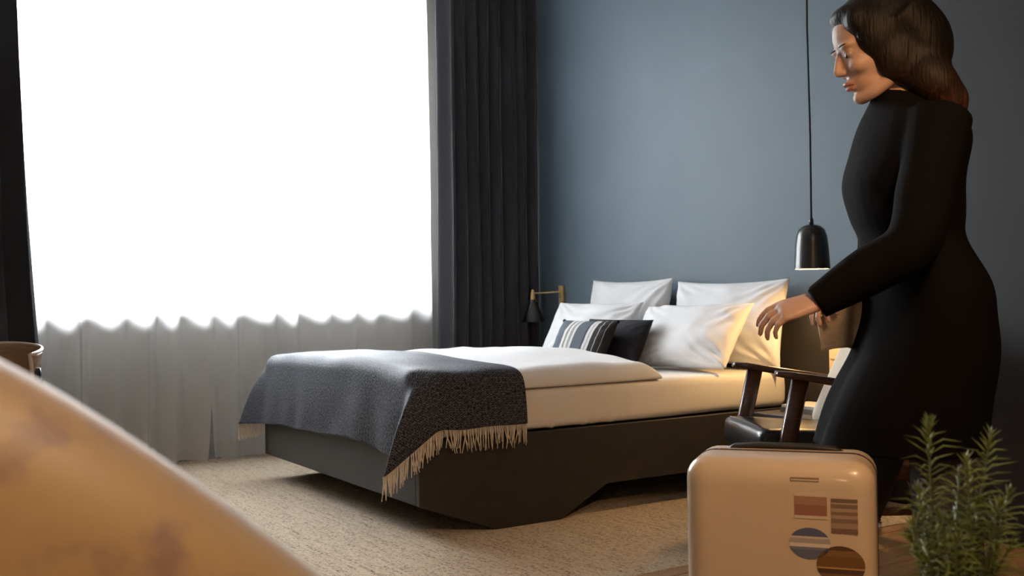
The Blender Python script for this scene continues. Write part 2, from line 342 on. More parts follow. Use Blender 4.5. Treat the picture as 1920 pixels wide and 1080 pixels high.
bm = bmesh.new(); box(bm, (WALLX, YF-.2, -.12), (WALLX+.2, WALLY+.35, CEIL)); struct('wall_right', bm, M['blue_wall'])
bm = bmesh.new(); box(bm, (3.62, YF, -.014), (WALLX-.001, 2.66, CEIL)); struct('wall_partition', bm, M['charcoal_wall'])
bm = bmesh.new(); box(bm, (XL-.2, YF-.2, -.12), (XL, WALLY+.35, CEIL)); struct('wall_left', bm, M['dark_wall'])
bm = bmesh.new(); box(bm, (XL, YF-.2, -.12), (WALLX, YF, CEIL)); struct('wall_front', bm, M['dark_wall'])
bm = bmesh.new()
box(bm, (XL, WALLY, -.12), (WX0, WALLY+.35, CEIL)); box(bm, (WX1, WALLY, -.12), (WALLX, WALLY+.35, CEIL))
box(bm, (WX0, WALLY, -.12), (WX1, WALLY+.35, WZ0)); box(bm, (WX0, WALLY, WZ1), (WX1, WALLY+.35, CEIL))
struct('wall_back', bm, M['dark_wall'])
bm = bmesh.new(); box(bm, (WX0-.03, WALLY-.05, WZ0-.035), (WX1+.03, WALLY+.16, WZ0), .006); struct('trim_1', bm, M['frame_white'])
wn = tag(thing('window_1', None, None, (0, WALLY+.2, 0)), kind='structure')
bm = bmesh.new()
for a, b in (((WX0, -.035, WZ0), (WX0+.06, .035, WZ1)), ((WX1-.06, -.035, WZ0), (WX1, .035, WZ1)), ((WX0, -.035, WZ0), (WX1, .035, WZ0+.06)), ((WX0, -.035, WZ1-.06), (WX1, .035, WZ1))): box(bm, a, b, .006)
obj('window_frame', bm, M['frame_white'], wn)
bm = bmesh.new(); box(bm, (WX0+.05, -.004, WZ0+.05), (WX1-.05, .004, WZ1-.05)); obj('window_pane', bm, M['glass'], wn)
bm = bmesh.new(); box(bm, (XL, WALLY-.015, -.014), (WALLX, WALLY, .09), .003); struct('baseboard_back', bm, M['dark_wall'])
bm = bmesh.new(); box(bm, (WALLX-.015, 2.66, -.014), (WALLX, WALLY-.015, .09), .003); struct('baseboard_right', bm, M['charcoal_wall'])
bm = bmesh.new(); box(bm, (XL+.05, 5.98, CEIL-.03), (WALLX-.03, 6.02, CEIL), .004); box(bm, (XL+.05, 6.24, CEIL-.03), (WALLX-.03, 6.28, CEIL), .004); struct('trim_2', bm, M['black_metal'])

# rug
RZ = 0.0
bm = bmesh.new(); box(bm, (0.15, 2.83, -.013), (3.93, 6.36, RZ+.004), .004)
rug = tag(obj('jute_rug', bm, M['rug']), 'large woven jute rug in natural straw colour under the bed', 'rug')

# ---------------------------------------------------------------- curtains
def pleated(name, xa, xb, y0, z0, z1, fn, nu, nv, th=0.0):
    me = grid_mesh(name, fn, nu, nv)
    return solid(me, th) if th else me
def sheer_fn(x0, x1, seed, slant0=0, slant1=0):
    rr = random.Random(seed); ph = []; x = 0
    n = int((x1-x0)/0.17)
    offs = [rr.uniform(-.3, .3) for _ in range(n+2)]; amps = [rr.uniform(.5, 1.2) for _ in range(n+2)]
    def fn(u, v):
        z = lerp(.018, CEIL-.03, v); s = u*n; k = int(min(s, n-1e-6)); f = s-k
        a = lerp(amps[k], amps[k+1], f); o = lerp(offs[k], offs[k+1], f)
        ph = 2*PI*(s+o*.6+.25*nz(k*.7, z*.35, seed))
        amp = .042*a*(1-.25*v)
        yv = 6.26+amp*math.sin(ph)+.010*nz(u*9, z*.8, seed+3)
        xv = lerp(x0, x1, u)+slant0*(1-u)**3*(1-v)**6+slant1*u**3*(1-v)**6+.012*math.cos(ph)+.006*nz(u*7, z*1.2, seed+9)
        if v < .05: z += .006*math.sin(ph*.5+seed)
        return Vector((xv, yv, z))
    return fn
for i, (xa, xb, sd, s0, s1, lab) in enumerate(((.35, 1.82, 3, 0, -.05, 'white sheer curtain panel left of the open slit beside the bed foot'), (1.78, 3.27, 8, .03, 0, 'white sheer curtain panel right of the slit, running behind the bed'))):
    me = grid_mesh('sheer_curtain', sheer_fn(xa, xb, sd, s0, s1), 260, 60)
    tag(link('sheer_curtain', me, M['sheer']), lab, 'curtain', 'sheer curtains on the window')
def drape_fn(edges, y0, seed, n, z0=.02):
    """edges: (x_left_top, x_right_top, x_left_bottom, x_right_bottom)"""
    rr = random.Random(seed); amps = [rr.uniform(.6, 1.2) for _ in range(n+2)]; offs = [rr.uniform(-.25, .25) for _ in range(n+2)]
    def fn(u, v):
        z = lerp(z0, CEIL-.03, v); s = u*n; k = int(min(s, n-1e-6)); f = s-k
        a = lerp(amps[k], amps[k+1], f); o = lerp(offs[k], offs[k+1], f)
        ph = 2*PI*(s+o+.3*nz(u*3, z*.5, seed)*(1-v*.4))
        xl = lerp(edges[2], edges[0], v**.75); xr = lerp(edges[3], edges[1], v**.75)
        amp = .045*a*(1-.35*v)
        return Vector((lerp(xl, xr, u)+.014*math.sin(2*ph), y0+amp*math.sin(ph)+.008*nz(u*6, z*2, seed), z))
    return fn
me = solid(grid_mesh('dark_curtain', drape_fn((3.225, 3.95, 3.19, 3.95), 6.0, 5, 8), 220, 60), .004)
tag(link('dark_curtain', me, M['navy_curtain']), 'tall charcoal drape in the corner between window and blue wall', 'curtain', 'charcoal drapes')
me = solid(grid_mesh('dark_curtain', drape_fn((-.45, .71, -.40, .915), 6.0, 12, 8), 240, 60), .004)
tag(link('dark_curtain', me, M['navy_curtain']), 'charcoal drape at the far left beside the plywood chair', 'curtain', 'charcoal drapes')

# ---------------------------------------------------------------- bed
BX0, BX1, BY0, BY1, ZB, ZM, ZT = 1.87, 3.90, 3.70, 5.50, 0.134, 0.383, 0.562
bed = thing('bed', 'double bed frame of charcoal boards with cut-out trapezoid feet', 'bed', (BX0, BY0, 0))
def side_panel(yoff):
    bm = bmesh.new(); L = BX1-BX0
    prof = [(0, ZB), (.345, .004), (.66, .004), (.91, ZB), (L-.60, ZB), (L-.38, .004), (L-.16, .004), (L-.02, ZB), (L, ZB), (L, ZM), (0, ZM)]
    a = [bm.verts.new((x, yoff, z)) for x, z in prof]; b = [bm.verts.new((x, yoff+.03, z)) for x, z in prof]
    bm.faces.new(a); bm.faces.new(b[::-1]); n = len(prof)
    for i in range(n): bm.faces.new((a[i], b[i], b[(i+1) % n], a[(i+1) % n]))
    bmesh.ops.bevel(bm, geom=bm.edges[:], offset=.0025, segments=1, affect='EDGES'); return bm
obj('side_panel', side_panel(0.0), M['charcoal_board'], bed)
obj('side_panel', side_panel(BY1-BY0-.03), M['charcoal_board'], bed)
bm = bmesh.new(); box(bm, (.0, .031, ZB), (.03, BY1-BY0-.031, ZM), .0025, 1); obj('foot_panel', bm, M['charcoal_board'], bed)
bm = bmesh.new(); box(bm, (BX1-BX0-.03, .031, ZB), (BX1-BX0, BY1-BY0-.031, ZM), .0025, 1); obj('head_panel', bm, M['charcoal_board'], bed)
bm = bmesh.new(); box(bm, (.031, .031, ZM-.07), (BX1-BX0-.031, BY1-BY0-.031, ZM-.03), .0025, 1); obj('slat_base', bm, M['charcoal_board'], bed)
# mattress in a fitted sheet
def wrap_box(name, lo, hi, r, nx, ny, nzn, disp):
    """rounded box from a subdivided cube, displaced by disp(p, n)"""
    bm = bmesh.new(); bmesh.ops.create_cube(bm, size=2.0)
    bmesh.ops.subdivide_edges(bm, edges=[e for e in bm.edges if abs(e.verts[0].co.x-e.verts[1].co.x) > 1], cuts=nx, use_grid_fill=True)
    bmesh.ops.subdivide_edges(bm, edges=[e for e in bm.edges if abs(e.verts[0].co.y-e.verts[1].co.y) > 1], cuts=ny, use_grid_fill=True)
    bmesh.ops.subdivide_edges(bm, edges=[e for e in bm.edges if abs(e.verts[0].co.z-e.verts[1].co.z) > 1], cuts=nzn, use_grid_fill=True)
    lo, hi = Vector(lo), Vector(hi); c = (lo+hi)/2; h = (hi-lo)/2
    for v in bm.verts:
        p = Vector((v.co[i]*h[i] for i in range(3))); q = Vector((max(-(h[i]-r), min(h[i]-r, p[i])) for i in range(3)))
        d = p-q
        if d.length > 1e-9: nrm = d.normalized(); p = q+nrm*r
        else: nrm = Vector((0, 0, 1))
        v.co = c+p+nrm*disp(c+p, nrm)
    return bm
def mat_disp(p, n):
    d = .004*nz(p.x*3, p.y*3, p.z*3)
    if n.y < -.5 or n.x < -.5:   # pulled creases running down to the lower hem
        s = p.x if n.y < -.5 else p.y
        k = max(0, (.50-p.z)/.13)
        d += .009*k*max(0, nz(s*22+p.z*4, 0, 3))*sm(-.1, .45, nz(s*2.3, 5, 1))+.011*math.exp(-((s-2.52+(.45-p.z)*.25)/.012)**2)*k+.011*math.exp(-((s-2.66-(.45-p.z)*.22)/.010)**2)*k
        d += .006*math.sin((p.z-ZM)/(ZT-ZM)*PI)
    return d
bm = wrap_box('m', (BX0+.012, BY0+.012, ZM+.001), (BX1-.012, BY1-.012, ZT), .035, 150, 40, 14, mat_disp)
tag(obj('mattress', bm, M['white_sheet'], None, True), 'thick mattress in a white fitted sheet on the charcoal bed frame', 'mattress')
# duvet: folded back, puffy with a soft rolled edge
DX0, DX1, DY0, DY1 = 1.895, 3.12, BY0+.012, BY1-.01
def duvet_T(x, y): return .082+.030*sm(3.72, 4.3, y)*sm(5.5, 4.9, y)+.016*nz(x*2.3, y*1.7, 4)+.010*nz(x*5, y*4, 8)
def edge_round(d, r): t = min(1, max(0, d/r)); return math.sqrt(max(0, 1-(1-t)**2))
def duvet_top(x, y):
    dx1 = DX1+.03*nz(y*2, 1, 2)-x
    e = edge_round(x-DX0, .07)*edge_round(dx1, .10)*edge_round(y-DY0, .09)*edge_round(DY1-y, .09)
    return ZT+.003+duvet_T(x, y)*(.12+.88*e)
def duvet_pt(u, v):
    return Vector((lerp(DX0, DX1+.03*nz(lerp(DY0, DY1, v)*2, 1, 2), u), lerp(DY0, DY1, v), 0))
bm = bmesh.new(); NU, NV = 110, 120; top = []; bot = []
for i in range(NU+1):
    for j in range(NV+1):
        # cosine spacing packs vertices at the rolled edges
        p = duvet_pt(.5-.5*math.cos(PI*i/NU), .5-.5*math.cos(PI*j/NV)); zt = duvet_top(p.x, p.y)
        top.append(bm.verts.new((p.x, p.y, zt))); bot.append(bm.verts.new((p.x, p.y, ZT+.002)))
w = NV+1
for i in range(NU):
    for j in range(NV):
        a, b, c, d = i*w+j, (i+1)*w+j, (i+1)*w+j+1, i*w+j+1
        bm.faces.new((top[a], top[b], top[c], top[d])); bm.faces.new((bot[d], bot[c], bot[b], bot[a]))
border = [i*w for i in range(NU+1)]+[NU*w+j for j in range(1, NV+1)]+[i*w+NV for i in range(NU-1, -1, -1)]+[j for j in range(NV-1, 0, -1)]
for q in range(len(border)):
    a, b = border[q], border[(q+1) % len(border)]; bm.faces.new((bot[a], bot[b], top[b], top[a]))
tag(obj('duvet', bm, M['white_cotton'], None, True), 'white duvet folded over on the bed, partly under the dark throw', 'duvet')

# ---------------------------------------------------------------- throw
TX = BX0+.015     # foot edge of what it drapes over
LU, LV, LW = .335, .225, .30
A1, A0 = 2.30, TX-LU
B0, B1 = 3.70-LV+.03, 5.50+LW
R0 = .06
EY0, EY1 = BY0+.012, BY1-.012
def arc(s, r): return (r*math.sin(s/r), r*(1-math.cos(s/r))) if s < r*PI/2 else (r, r+s-r*PI/2)
def ztop(x, y): return max(duvet_top(max(DX0+.06, min(DX1, x)), max(DY0+.06, min(DY1-.06, y))), ZT)+.012+.006*nz(x*6, y*4, 2)
def foot_pos(u, y):
    g, k = arc(u, R0); z0 = ztop(TX+R0, y)
    flare = .03*max(0, u-.10)*(1+nz(y*5, 0, 6))*2+max(0, u-.06)/.25*(.005*math.sin(y*15+4*nz(y*2, u*3, 1))+.012*nz(y*3.1, u*2, 4))
    return Vector((TX+R0-g-.030-flare, y, z0-k*.98))
def side_pos(v, x, s):
    g, k = arc(v, R0); z0 = ztop(x, EY0+R0 if s < 0 else EY1-R0)
    yy = (EY0+R0-g-.030-.05*max(0, v-.1)-.008*max(0, v-.06)/.2*math.sin(x*26)) if s < 0 else (EY1-R0+g+.030+.06*max(0, v-.1))
    return Vector((x, yy, z0-k*.98))
def bez(a, b, c, t): return a*(1-t)**2+b*2*t*(1-t)+c*t*t
def throw_pos(A, B):
    u = max(0, TX+R0-A); v = max(0, EY0+R0-B); w_ = max(0, B-(EY1-R0))
    x = max(A, TX+R0); yy = min(max(B, EY0+R0), EY1-R0)
    if u > 0 and (v > 0 or w_ > 0):
        s = -1 if v > 0 else 1; ov = v if v > 0 else w_; L2 = (EY0+R0-B0) if s < 0 else (B1-EY1+R0); L1 = TX+R0-A0
        U, V = min(1, u/L1), min(1, ov/L2); ye = EY0+R0 if s < 0 else EY1-R0
        apex = Vector((TX+R0, ye, ztop(TX+R0, ye)))
        tip = Vector((TX-.19, BY0-.045, .27)) if s < 0 else Vector((TX-.12, BY1+.115, .29))
        mid = apex.lerp(tip, .45)+Vector((-.045, .035*s, .075))
        D = lambda t: bez(apex, mid, tip, t)
        if U >= V: return foot_pos(u, ye).lerp(D(U), V/max(U, 1e-6))
        return side_pos(ov, TX+R0, s).lerp(D(V), U/max(V, 1e-6))
    if u > 0: return foot_pos(u, yy)
    if v > 0: return side_pos(v, x, -1)
    if w_ > 0: return side_pos(w_, x, 1)
    return Vector((x, yy, ztop(x, yy)))
def hemA(B): return A1+.06*sm(4.2, 3.5, B)-.10*sm(4.4, 5.4, B)+.025*nz(B*3, 0, 9)
TNU, TNV = 90, 200
def tfn(u, v):
    B = lerp(B0, B1, v); return throw_pos(lerp(A0, hemA(B), u), B)
me = grid_mesh('throw', tfn, TNU, TNV, uvfn=lambda u, v: (lerp(A0, A1, u), lerp(B0, B1, v)))
# relax the folds so the cloth curves instead of creasing
w = TNV+1
co = np.array([v.co[:] for v in me.vertices]).reshape(TNU+1, w, 3)
for _ in range(10):
    c2 = co.copy(); c2[1:-1, 1:-1] = .5*co[1:-1, 1:-1]+.125*(co[:-2, 1:-1]+co[2:, 1:-1]+co[1:-1, :-2]+co[1:-1, 2:])
    c2[0, 1:-1] = .5*co[0, 1:-1]+.25*(co[0, :-2]+co[0, 2:]); c2[-1, 1:-1] = .5*co[-1, 1:-1]+.25*(co[-1, :-2]+co[-1, 2:])
    c2[1:-1, 0] = .5*co[1:-1, 0]+.25*(co[:-2, 0]+co[2:, 0]); c2[1:-1, -1] = .5*co[1:-1, -1]+.25*(co[:-2, -1]+co[2:, -1]); co = c2
me.vertices.foreach_set('co', co.reshape(-1)); me.update()
hem_near = [Vector(co[i, 0]) for i in range(TNU+1)]; hem_far = [Vector(co[i, -1]) for i in range(TNU+1)]
throw = link('throw_blanket', solid(me, .007, 0), M['throw'])
tag(throw, 'charcoal herringbone wool throw with cream fringe over the bed foot', 'blanket')
bm = bmesh.new()
def fringe_line(hem, n, out, seed, ln=.085):
    rr = random.Random(seed)
    for q in range(n):
        s = (q+.5)/n*(len(hem)-1); k = int(s); p = hem[k].lerp(hem[min(k+1, len(hem)-1)], s-k)
        t = (hem[min(k+1, len(hem)-1)]-hem[max(k-1, 0)]).normalized()
        l = ln*rr.uniform(.75, 1.12); dx = rr.gauss(0, .010)
        p0 = p+Vector((0, 0, .004)); o = Vector(out)*rr.uniform(.0, .008)
        p1 = p+t*dx*.5+o+Vector((0, 0, -l*.5)); p2 = p+t*dx*1.2+o*1.2+Vector((0, 0, -l))
        tube(bm, [p0, p1, p2], [.0022, .0026, .0017], 5)
fringe_line(hem_near, 112, (-.15, -1, 0), 1); fringe_line(hem_far, 110, (-.1, .6, 0), 2)
fr = obj('fringe', bm, M['fringe'], throw, True); fr['kind'] = 'stuff'; fr['label'] = 'cream wool fringe along both short hems'

# ---------------------------------------------------------------- pillows
def pillow_bm(w, h, t, seed, pinch=.07, wr=.012, n=56):
    bm = bmesh.new(); uvl = bm.loops.layers.uv.new('UVMap'); V = {}
    for s in (1, -1):
        for i in range(n+1):
            for j in range(n+1):
                u, v = -1+2*i/n, -1+2*j/n
                e = (i in (0, n)) or (j in (0, n))
                if e and s < 0: V[(s, i, j)] = V[(1, i, j)]; continue
                x = u*w/2*(1-pinch*(1-v*v)*abs(u)**3); y = v*h/2*(1-pinch*1.2*(1-u*u)*abs(v)**3)
                th = ((1-abs(u)**2.6)*(1-abs(v)**2.6))
                z = s*(t/2*th**.55)
                if not e:
                    # wrinkles radiate from the corners, broad lumps in the middle
                    ang = math.atan2(abs(v)-1.15, abs(u)-1.15); rad = math.hypot(abs(u)-1.1, abs(v)-1.1)
                    cr = math.sin(ang*24+seed*3+3*nz(u*2, v*2, seed))*math.exp(-rad*1.9)*1.1
                    z += s*wr*(1.0*cr+1.4*nz(u*1.7, v*1.7, seed+s)+.5*nz(u*4, v*4, seed+7*s))*min(1, th*4)
                V[(s, i, j)] = bm.verts.new((x, y, z))
    for s in (1, -1):
        for i in range(n):
            for j in range(n):
                q = [V[(s, i, j)], V[(s, i+1, j)], V[(s, i+1, j+1)], V[(s, i, j+1)]]
                uvs = [(i/n, j/n), ((i+1)/n, j/n), ((i+1)/n, (j+1)/n), (i/n, (j+1)/n)]
                if s < 0: q.reverse(); uvs.reverse()
                f = bm.faces.new(q)
                for lp, uv in zip(f.loops, uvs): lp[uvl].uv = uv
    return bm
def place(o, c, lean, yaw=0, roll=0):
    """pillow face towards the bed foot (-x); lean tips its top back; x of the pillow runs along -y"""
    ex = Vector((0, -1, 0)); ey = Vector((math.sin(lean), 0, math.cos(lean))); ez = ex.cross(ey)
    m = Matrix((ex, ey, ez)).transposed().to_4x4()
    o.matrix_world = Matrix.Translation(Vector(c)) @ Matrix.Rotation(yaw, 4, 'Z') @ m @ Matrix.Rotation(roll, 4, 'Z')
PG = 'white bed pillows against the blue wall'
p = tag(obj('pillow', pillow_bm(.75, .47, .17, 1), M['white_cotton'], None, True), 'white pillow at the back left, leaning on the wall near the brass lamp', 'pillow', PG); place(p, (3.83, 4.885, .803), .17, 0, 0)
p = tag(obj('pillow', pillow_bm(.82, .45, .17, 2), M['white_cotton'], None, True), 'white pillow at the back right, its corner lit warm under the pendant', 'pillow', PG); place(p, (3.83, 4.065, .79), .17, 0, 0)
p = tag(obj('pillow', pillow_bm(.80, .37, .15, 3), M['white_cotton'], None, True), 'white pillow at the front left, directly behind the striped cushion', 'pillow', PG); place(p, (3.585, 4.93, .738), .48, .0, 0)
p = tag(obj('pillow', pillow_bm(.80, .37, .17, 4), M['white_cotton'], None, True), 'white pillow at the front right, slumped beside the black cushion', 'pillow', PG); place(p, (3.57, 4.09, .732), .58, -.02, .03)
p = tag(obj('cushion', pillow_bm(.55, .27, .12, 5, .05, .004), M['black_cotton'], None, True), 'plain black cushion between striped cushion and right white pillow', 'cushion'); place(p, (3.40, 4.47, .695), .48, -.0, 0)
cu = tag(obj('cushion', pillow_bm(.47, .27, .11, 6, .04, .004), M['stripe'], None, True), 'blue grey lumbar cushion with white and black woven stripes', 'cushion'); place(cu, (3.262, 4.55, .692), .50, .02, 0)
for sx in (-1, 1):
    bm = bmesh.new(); ellipsoid(bm, (sx*.231, .130, 0), (.010, .010, .010), None, 10); obj('corner_knot', bm, M['black_cotton'], cu, True)

bm = bmesh.new(); box(bm, (WALLX-.032, 2.68, .005), (WALLX-.0005, 5.52, .86), .003)
tag(obj('headboard', bm, M['charcoal_board'], None), 'low dark panel along the wall behind the bed pillows and bedside table', 'headboard')
# ---------------------------------------------------------------- wall lamp
lamp = thing('wall_lamp', 'brass swing-arm wall lamp with black cone shade left of the pillows', 'lamp', (WALLX, 5.745, .925))
bm = bmesh.new(); box(bm, (-.022, -.022, -.085), (-.0005, .022, .085), .003); obj('wall_plate', bm, M['brass'], lamp)
bm = bmesh.new(); tube(bm, [(-.018, 0, .043), (-.04, .02, .043), (-.150, .115, .036)], .005, 10); obj('arm', bm, M['brass'], lamp, True)
SH = Vector((-.158, .122, .0))
bm = bmesh.new(); lathe(bm, [(.004, .062), (.009, .058), (.010, .046), (.014, .04), (.017, .0), (.019, -.006)], SH, 20); obj('lamp_socket', bm, M['brass'], lamp, True)
bm = bmesh.new(); lathe(bm, [(.020, -.006), (.022, -.012), (.078, -.150), (.0765, -.1505), (.021, -.014)], SH, 36, cap=False); obj('lamp_shade', bm, M['black_metal'], lamp, True)
for k in range(4):
    a = k*PI/2+.4; bm = bmesh.new(); ellipsoid(bm, SH+Vector((.024*math.cos(a), .024*math.sin(a), -.014)), (.003, .003, .003), None, 8); obj('screw', bm, M['plate'], lamp, True)
# ---------------------------------------------------------------- pendant
PX, PY, PZ = 3.70, 3.362, 1.046
pen = thing('pendant_lamp', 'black bell-shaped pendant lamp hanging on a cord beside the bed', 'lamp', (PX, PY, PZ))
bm = bmesh.new(); lathe(bm, [(.080, 0), (.079, .02), (.074, .10), (.068, .150), (.058, .178), (.040, .194), (.014, .202), (.010, .203), (.010, .20), (.038, .190), (.055, .174), (.065, .148), (.0715, .10), (.0765, .02), (.0775, 0)], (0, 0, 0), 40, cap=False); obj('lamp_shade', bm, M['black_metal'], pen, True)
bm = bmesh.new(); lathe(bm, [(.0770, .001), (.0758, .02), (.0708, .10), (.0640, .148), (.054, .172), (.037, .187)], (0, 0, 0), 40, cap=False); o = obj('shade_lining', bm, M['white_enamel'], pen, True); o['label'] = 'warm white shade lining'
bm = bmesh.new(); lathe(bm, [(.010, .198), (.010, .225), (.006, .232)], (0, 0, 0), 16); obj('cord_grip', bm, M['black_metal'], pen, True)
bm = bmesh.new(); tube(bm, [(0, 0, .22), (.004, .001, .6), (-.004, 0, 1.1), (.003, 0, 1.6), (0, 0, CEIL-PZ-.03)], .0045, 8); obj('cord', bm, M['cord'], pen, True)
bm = bmesh.new(); lathe(bm, [(.004, 0), (.05, -.002), (.05, -.026), (.006, -.03)], (0, 0, CEIL-PZ), 24); obj('ceiling_rose', bm, M['black_metal'], pen, True)
bm = bmesh.new(); ellipsoid(bm, (0, 0, .085), (.026, .026, .032), None, 16); obj('bulb', bm, M['bulb'], pen, True)
lo = light('pendant_bulb_light', 'POINT', (PX, PY, PZ+.045), 22.0, (1.0, .60, .24), .03)

# ---------------------------------------------------------------- bedside table, magazines, switch
ns = thing('nightstand', 'low dark grey bedside table between bed and armchair', 'table', (3.49, 3.12, 0))
bm = bmesh.new(); box(bm, (0, 0, .37), (.44, .42, .40), .003); obj('table_top', bm, M['nightstand'], ns)
bm = bmesh.new(); box(bm, (.02, .02, .20), (.42, .40, .37), .003); obj('drawer', bm, M['nightstand'], ns)
for sx in (.02, .38):
    for sy in (.02, .36):
        bm = bmesh.new(); box(bm, (sx, sy, .004), (sx+.04, sy+.04, .20), .002); obj('leg', bm, M['nightstand'], ns)
zz = .4005
for k, (cx, cy, w_, d_, h_, mm, lab) in enumerate(((3.70, 3.345, .20, .26, .022, 'cover_dark', 'thick grey covered magazine lying on the dark bedside table, bottom of the pair'), (3.695, 3.34, .19, .25, .012, 'paper', 'thin pale magazine lying on the grey one on the bedside table'))):
    t = thing('magazine', lab, 'magazine', (cx, cy, zz), .08*k, 'magazines on the bedside table')
    bm = bmesh.new(); box(bm, (-w_/2, -d_/2, 0), (w_/2, d_/2, .002)); box(bm, (-w_/2, -d_/2, h_-.002), (w_/2, d_/2, h_)); box(bm, (-w_/2-.001, -d_/2, 0), (-w_/2+.003, d_/2, h_)); obj('cover', bm, M[mm], t)
    bm = bmesh.new(); box(bm, (-w_/2+.004, -d_/2+.003, .002), (w_/2-.003, d_/2-.003, h_-.002)); obj('pages', bm, M['paper'], t)
    zz += h_+.0005
sw = thing('switch_plate', 'cream switch and socket plate on the wall beside the armchair', 'switch', (WALLX-.033, 3.44, .620))
bm = bmesh.new(); box(bm, (-.012, -.05, -.10), (-.0005, .043, .075), .003); obj('cover_plate', bm, M['plate'], sw)
bm = bmesh.new(); box(bm, (-.016, -.030, .005), (-.012, .030, .060), .001); obj('rocker', bm, M['plate'], sw)
bm = bmesh.new(); tube(bm, [(-.0125, 0, -.05), (-.016, 0, -.05)], .024, 20); obj('socket', bm, M['plate'], sw)
for s in (-1, 1):
    bm = bmesh.new(); tube(bm, [(-.0155, s*.009, -.05), (-.017, s*.009, -.05)], .003, 10); obj('socket_hole', bm, M['dark_hole'], sw)

# ---------------------------------------------------------------- lounge armchair
# local frame: +x runs back from the front of the chair, +y runs from its near arm to its far arm
ang = math.atan2(-.455, .89)
ch = thing('armchair', 'wooden lounge armchair with black leather seat and cream back cushion', 'chair', (3.03-.52*.455*.5, 3.17-.52*.89*.5, .0015), ang)
HW = .26
def plankbar(pts, w_, t_, bev=.004):
    """bar of rectangular section w_ (across, local y) by t_"""
    bm = bmesh.new(); rs = []
    n = len(pts); pts = [Vector(p) for p in pts]
    for i, p in enumerate(pts):
        t = (pts[min(i+1, n-1)]-pts[max(i-1, 0)]).normalized(); b = Vector((0, 1, 0)); a = t.cross(b).normalized()
        ww = w_[i] if isinstance(w_, (list, tuple)) else w_; tt = t_[i] if isinstance(t_, (list, tuple)) else t_
        c = .30
        rs.append([p+b*(ww/2*sx)+a*(tt/2*sy) for sx, sy in ((1, 1-c*1.2), (1-c, 1), (-1+c, 1), (-1, 1-c*1.2), (-1, -1+c*1.2), (-1+c, -1), (1-c, -1), (1, -1+c*1.2))])
    rings(bm, rs); return bm
for s in (1, -1):
    yv = s*HW
    obj('armrest', plankbar([(-.005, yv, .655), (.05, yv, .648), (.20, yv, .622), (.40, yv, .590), (.54, yv, .570)], [.040, .055, .062, .052, .040], [.020, .026, .028, .026, .022]), M['walnut'], ch, True)
    obj('front_leg', plankbar([(.085, yv, .640), (.03, yv, .40), (-.055, yv, .004)], [.030, .034, .026], [.058, .056, .034]), M['walnut'], ch, True)
    obj('rear_leg', plankbar([(.66, yv*.93, .80), (.54, yv*.93, .58), (.47, yv*.95, .34), (.58, yv, .004)], [.026, .032, .034, .026], [.034, .045, .05, .032]), M['walnut'], ch, True)
    obj('side_rail', plankbar([(.02, yv, .325), (.48, yv, .285)], .026, .05), M['walnut'], ch, True)
    obj('stretcher', plankbar([(-.02, yv*.98, .16), (.53, yv*.98, .15)], .020, .028), M['walnut'], ch, True)
bm = bmesh.new(); tube(bm, [(.03, -HW, .33), (.03, HW, .33)], .022, 10); obj('front_rail', bm, M['walnut'], ch, True)
bm = bmesh.new(); tube(bm, [(.47, -HW, .29), (.47, HW, .29)], .020, 10); obj('rear_rail', bm, M['walnut'], ch, True)
for q in range(4):
    f = q/3; bm = bmesh.new(); tube(bm, [(lerp(.50, .655, f), -HW*.93, lerp(.46, .79, f)), (lerp(.515, .675, f), 0, lerp(.46, .79, f)), (lerp(.50, .655, f), HW*.93, lerp(.46, .79, f))], .011, 8); obj('back_slat', bm, M['walnut'], ch, True)
def soft(lo, hi, r, nx, ny, nzn, puff, seed):
    lo_, hi_ = Vector(lo), Vector(hi); c = (lo_+hi_)/2; h = (hi_-lo_)/2
    def d(p, n):
        q = Vector(((p[i]-c[i])/h[i] for i in range(3))); m_ = (1-min(1, abs(q.x))**2)*(1-min(1, abs(q.y))**2) if abs(n.z) > .5 else 0
        return puff*m_+.004*nz(p.x*7, p.y*7, p.z*7+seed)
    return wrap_box('s', lo, hi, r, nx, ny, nzn, d)
bm = soft((-.065, -HW+.02, 0), (.43, HW-.02, .105), .028, 24, 20, 6, .018, 2)
sc = obj('seat_cushion', bm, M['black_leather'], ch, True); sc.matrix_parent_inverse = Matrix.Identity(4); sc.location = (0, 0, .345); sc.rotation_euler = (0, .08, 0)
bm = bmesh.new()
xs = [(-.060, -HW+.03), (-.060, HW-.03)]
for dz in (.083,):
    tube(bm, [(-.0600, -HW+.05, dz), (-.0605, 0, dz+.002), (-.0600, HW-.05, dz)], .003, 6); tube(bm, [(-.040, -HW+.04, dz+.020), (-.040, 0, dz+.022), (-.040, HW-.04, dz+.020)], .003, 6)
st = obj('piping', bm, M['thread'], sc, True); st['label'] = 'pale stitched edge seam'
bm = soft((0, -HW+.03, 0), (.13, HW-.03, .50), .05, 10, 20, 20, 0, 3)
for v in bm.verts: v.co.x += (-.022 if v.co.x < .065 else .0)*(1-((v.co.z-.25)/.25)**2)*(1-(v.co.y/(HW-.03))**2)
bc = obj('back_cushion', bm, M['cream_cloth'], ch, True); bc.location = (.275, 0, .425); bc.rotation_euler = (0, .46, 0)

# ---------------------------------------------------------------- plywood desk chair at the far left
dc = thing('desk_chair', 'bentwood plywood shell chair at the left edge beside the drape', 'chair', (.40, 4.62, 0), -.55)
def shell(u, v):
    ae = 1.15+.62*v**.6
    a = lerp(-ae, ae, u); z = lerp(.56, .790, v)-.03*(1-math.cos(a))*v**3
    r = .225+.035*v
    return Vector((r*math.sin(a)*1.02, r*math.cos(a)*.95-.02, z))
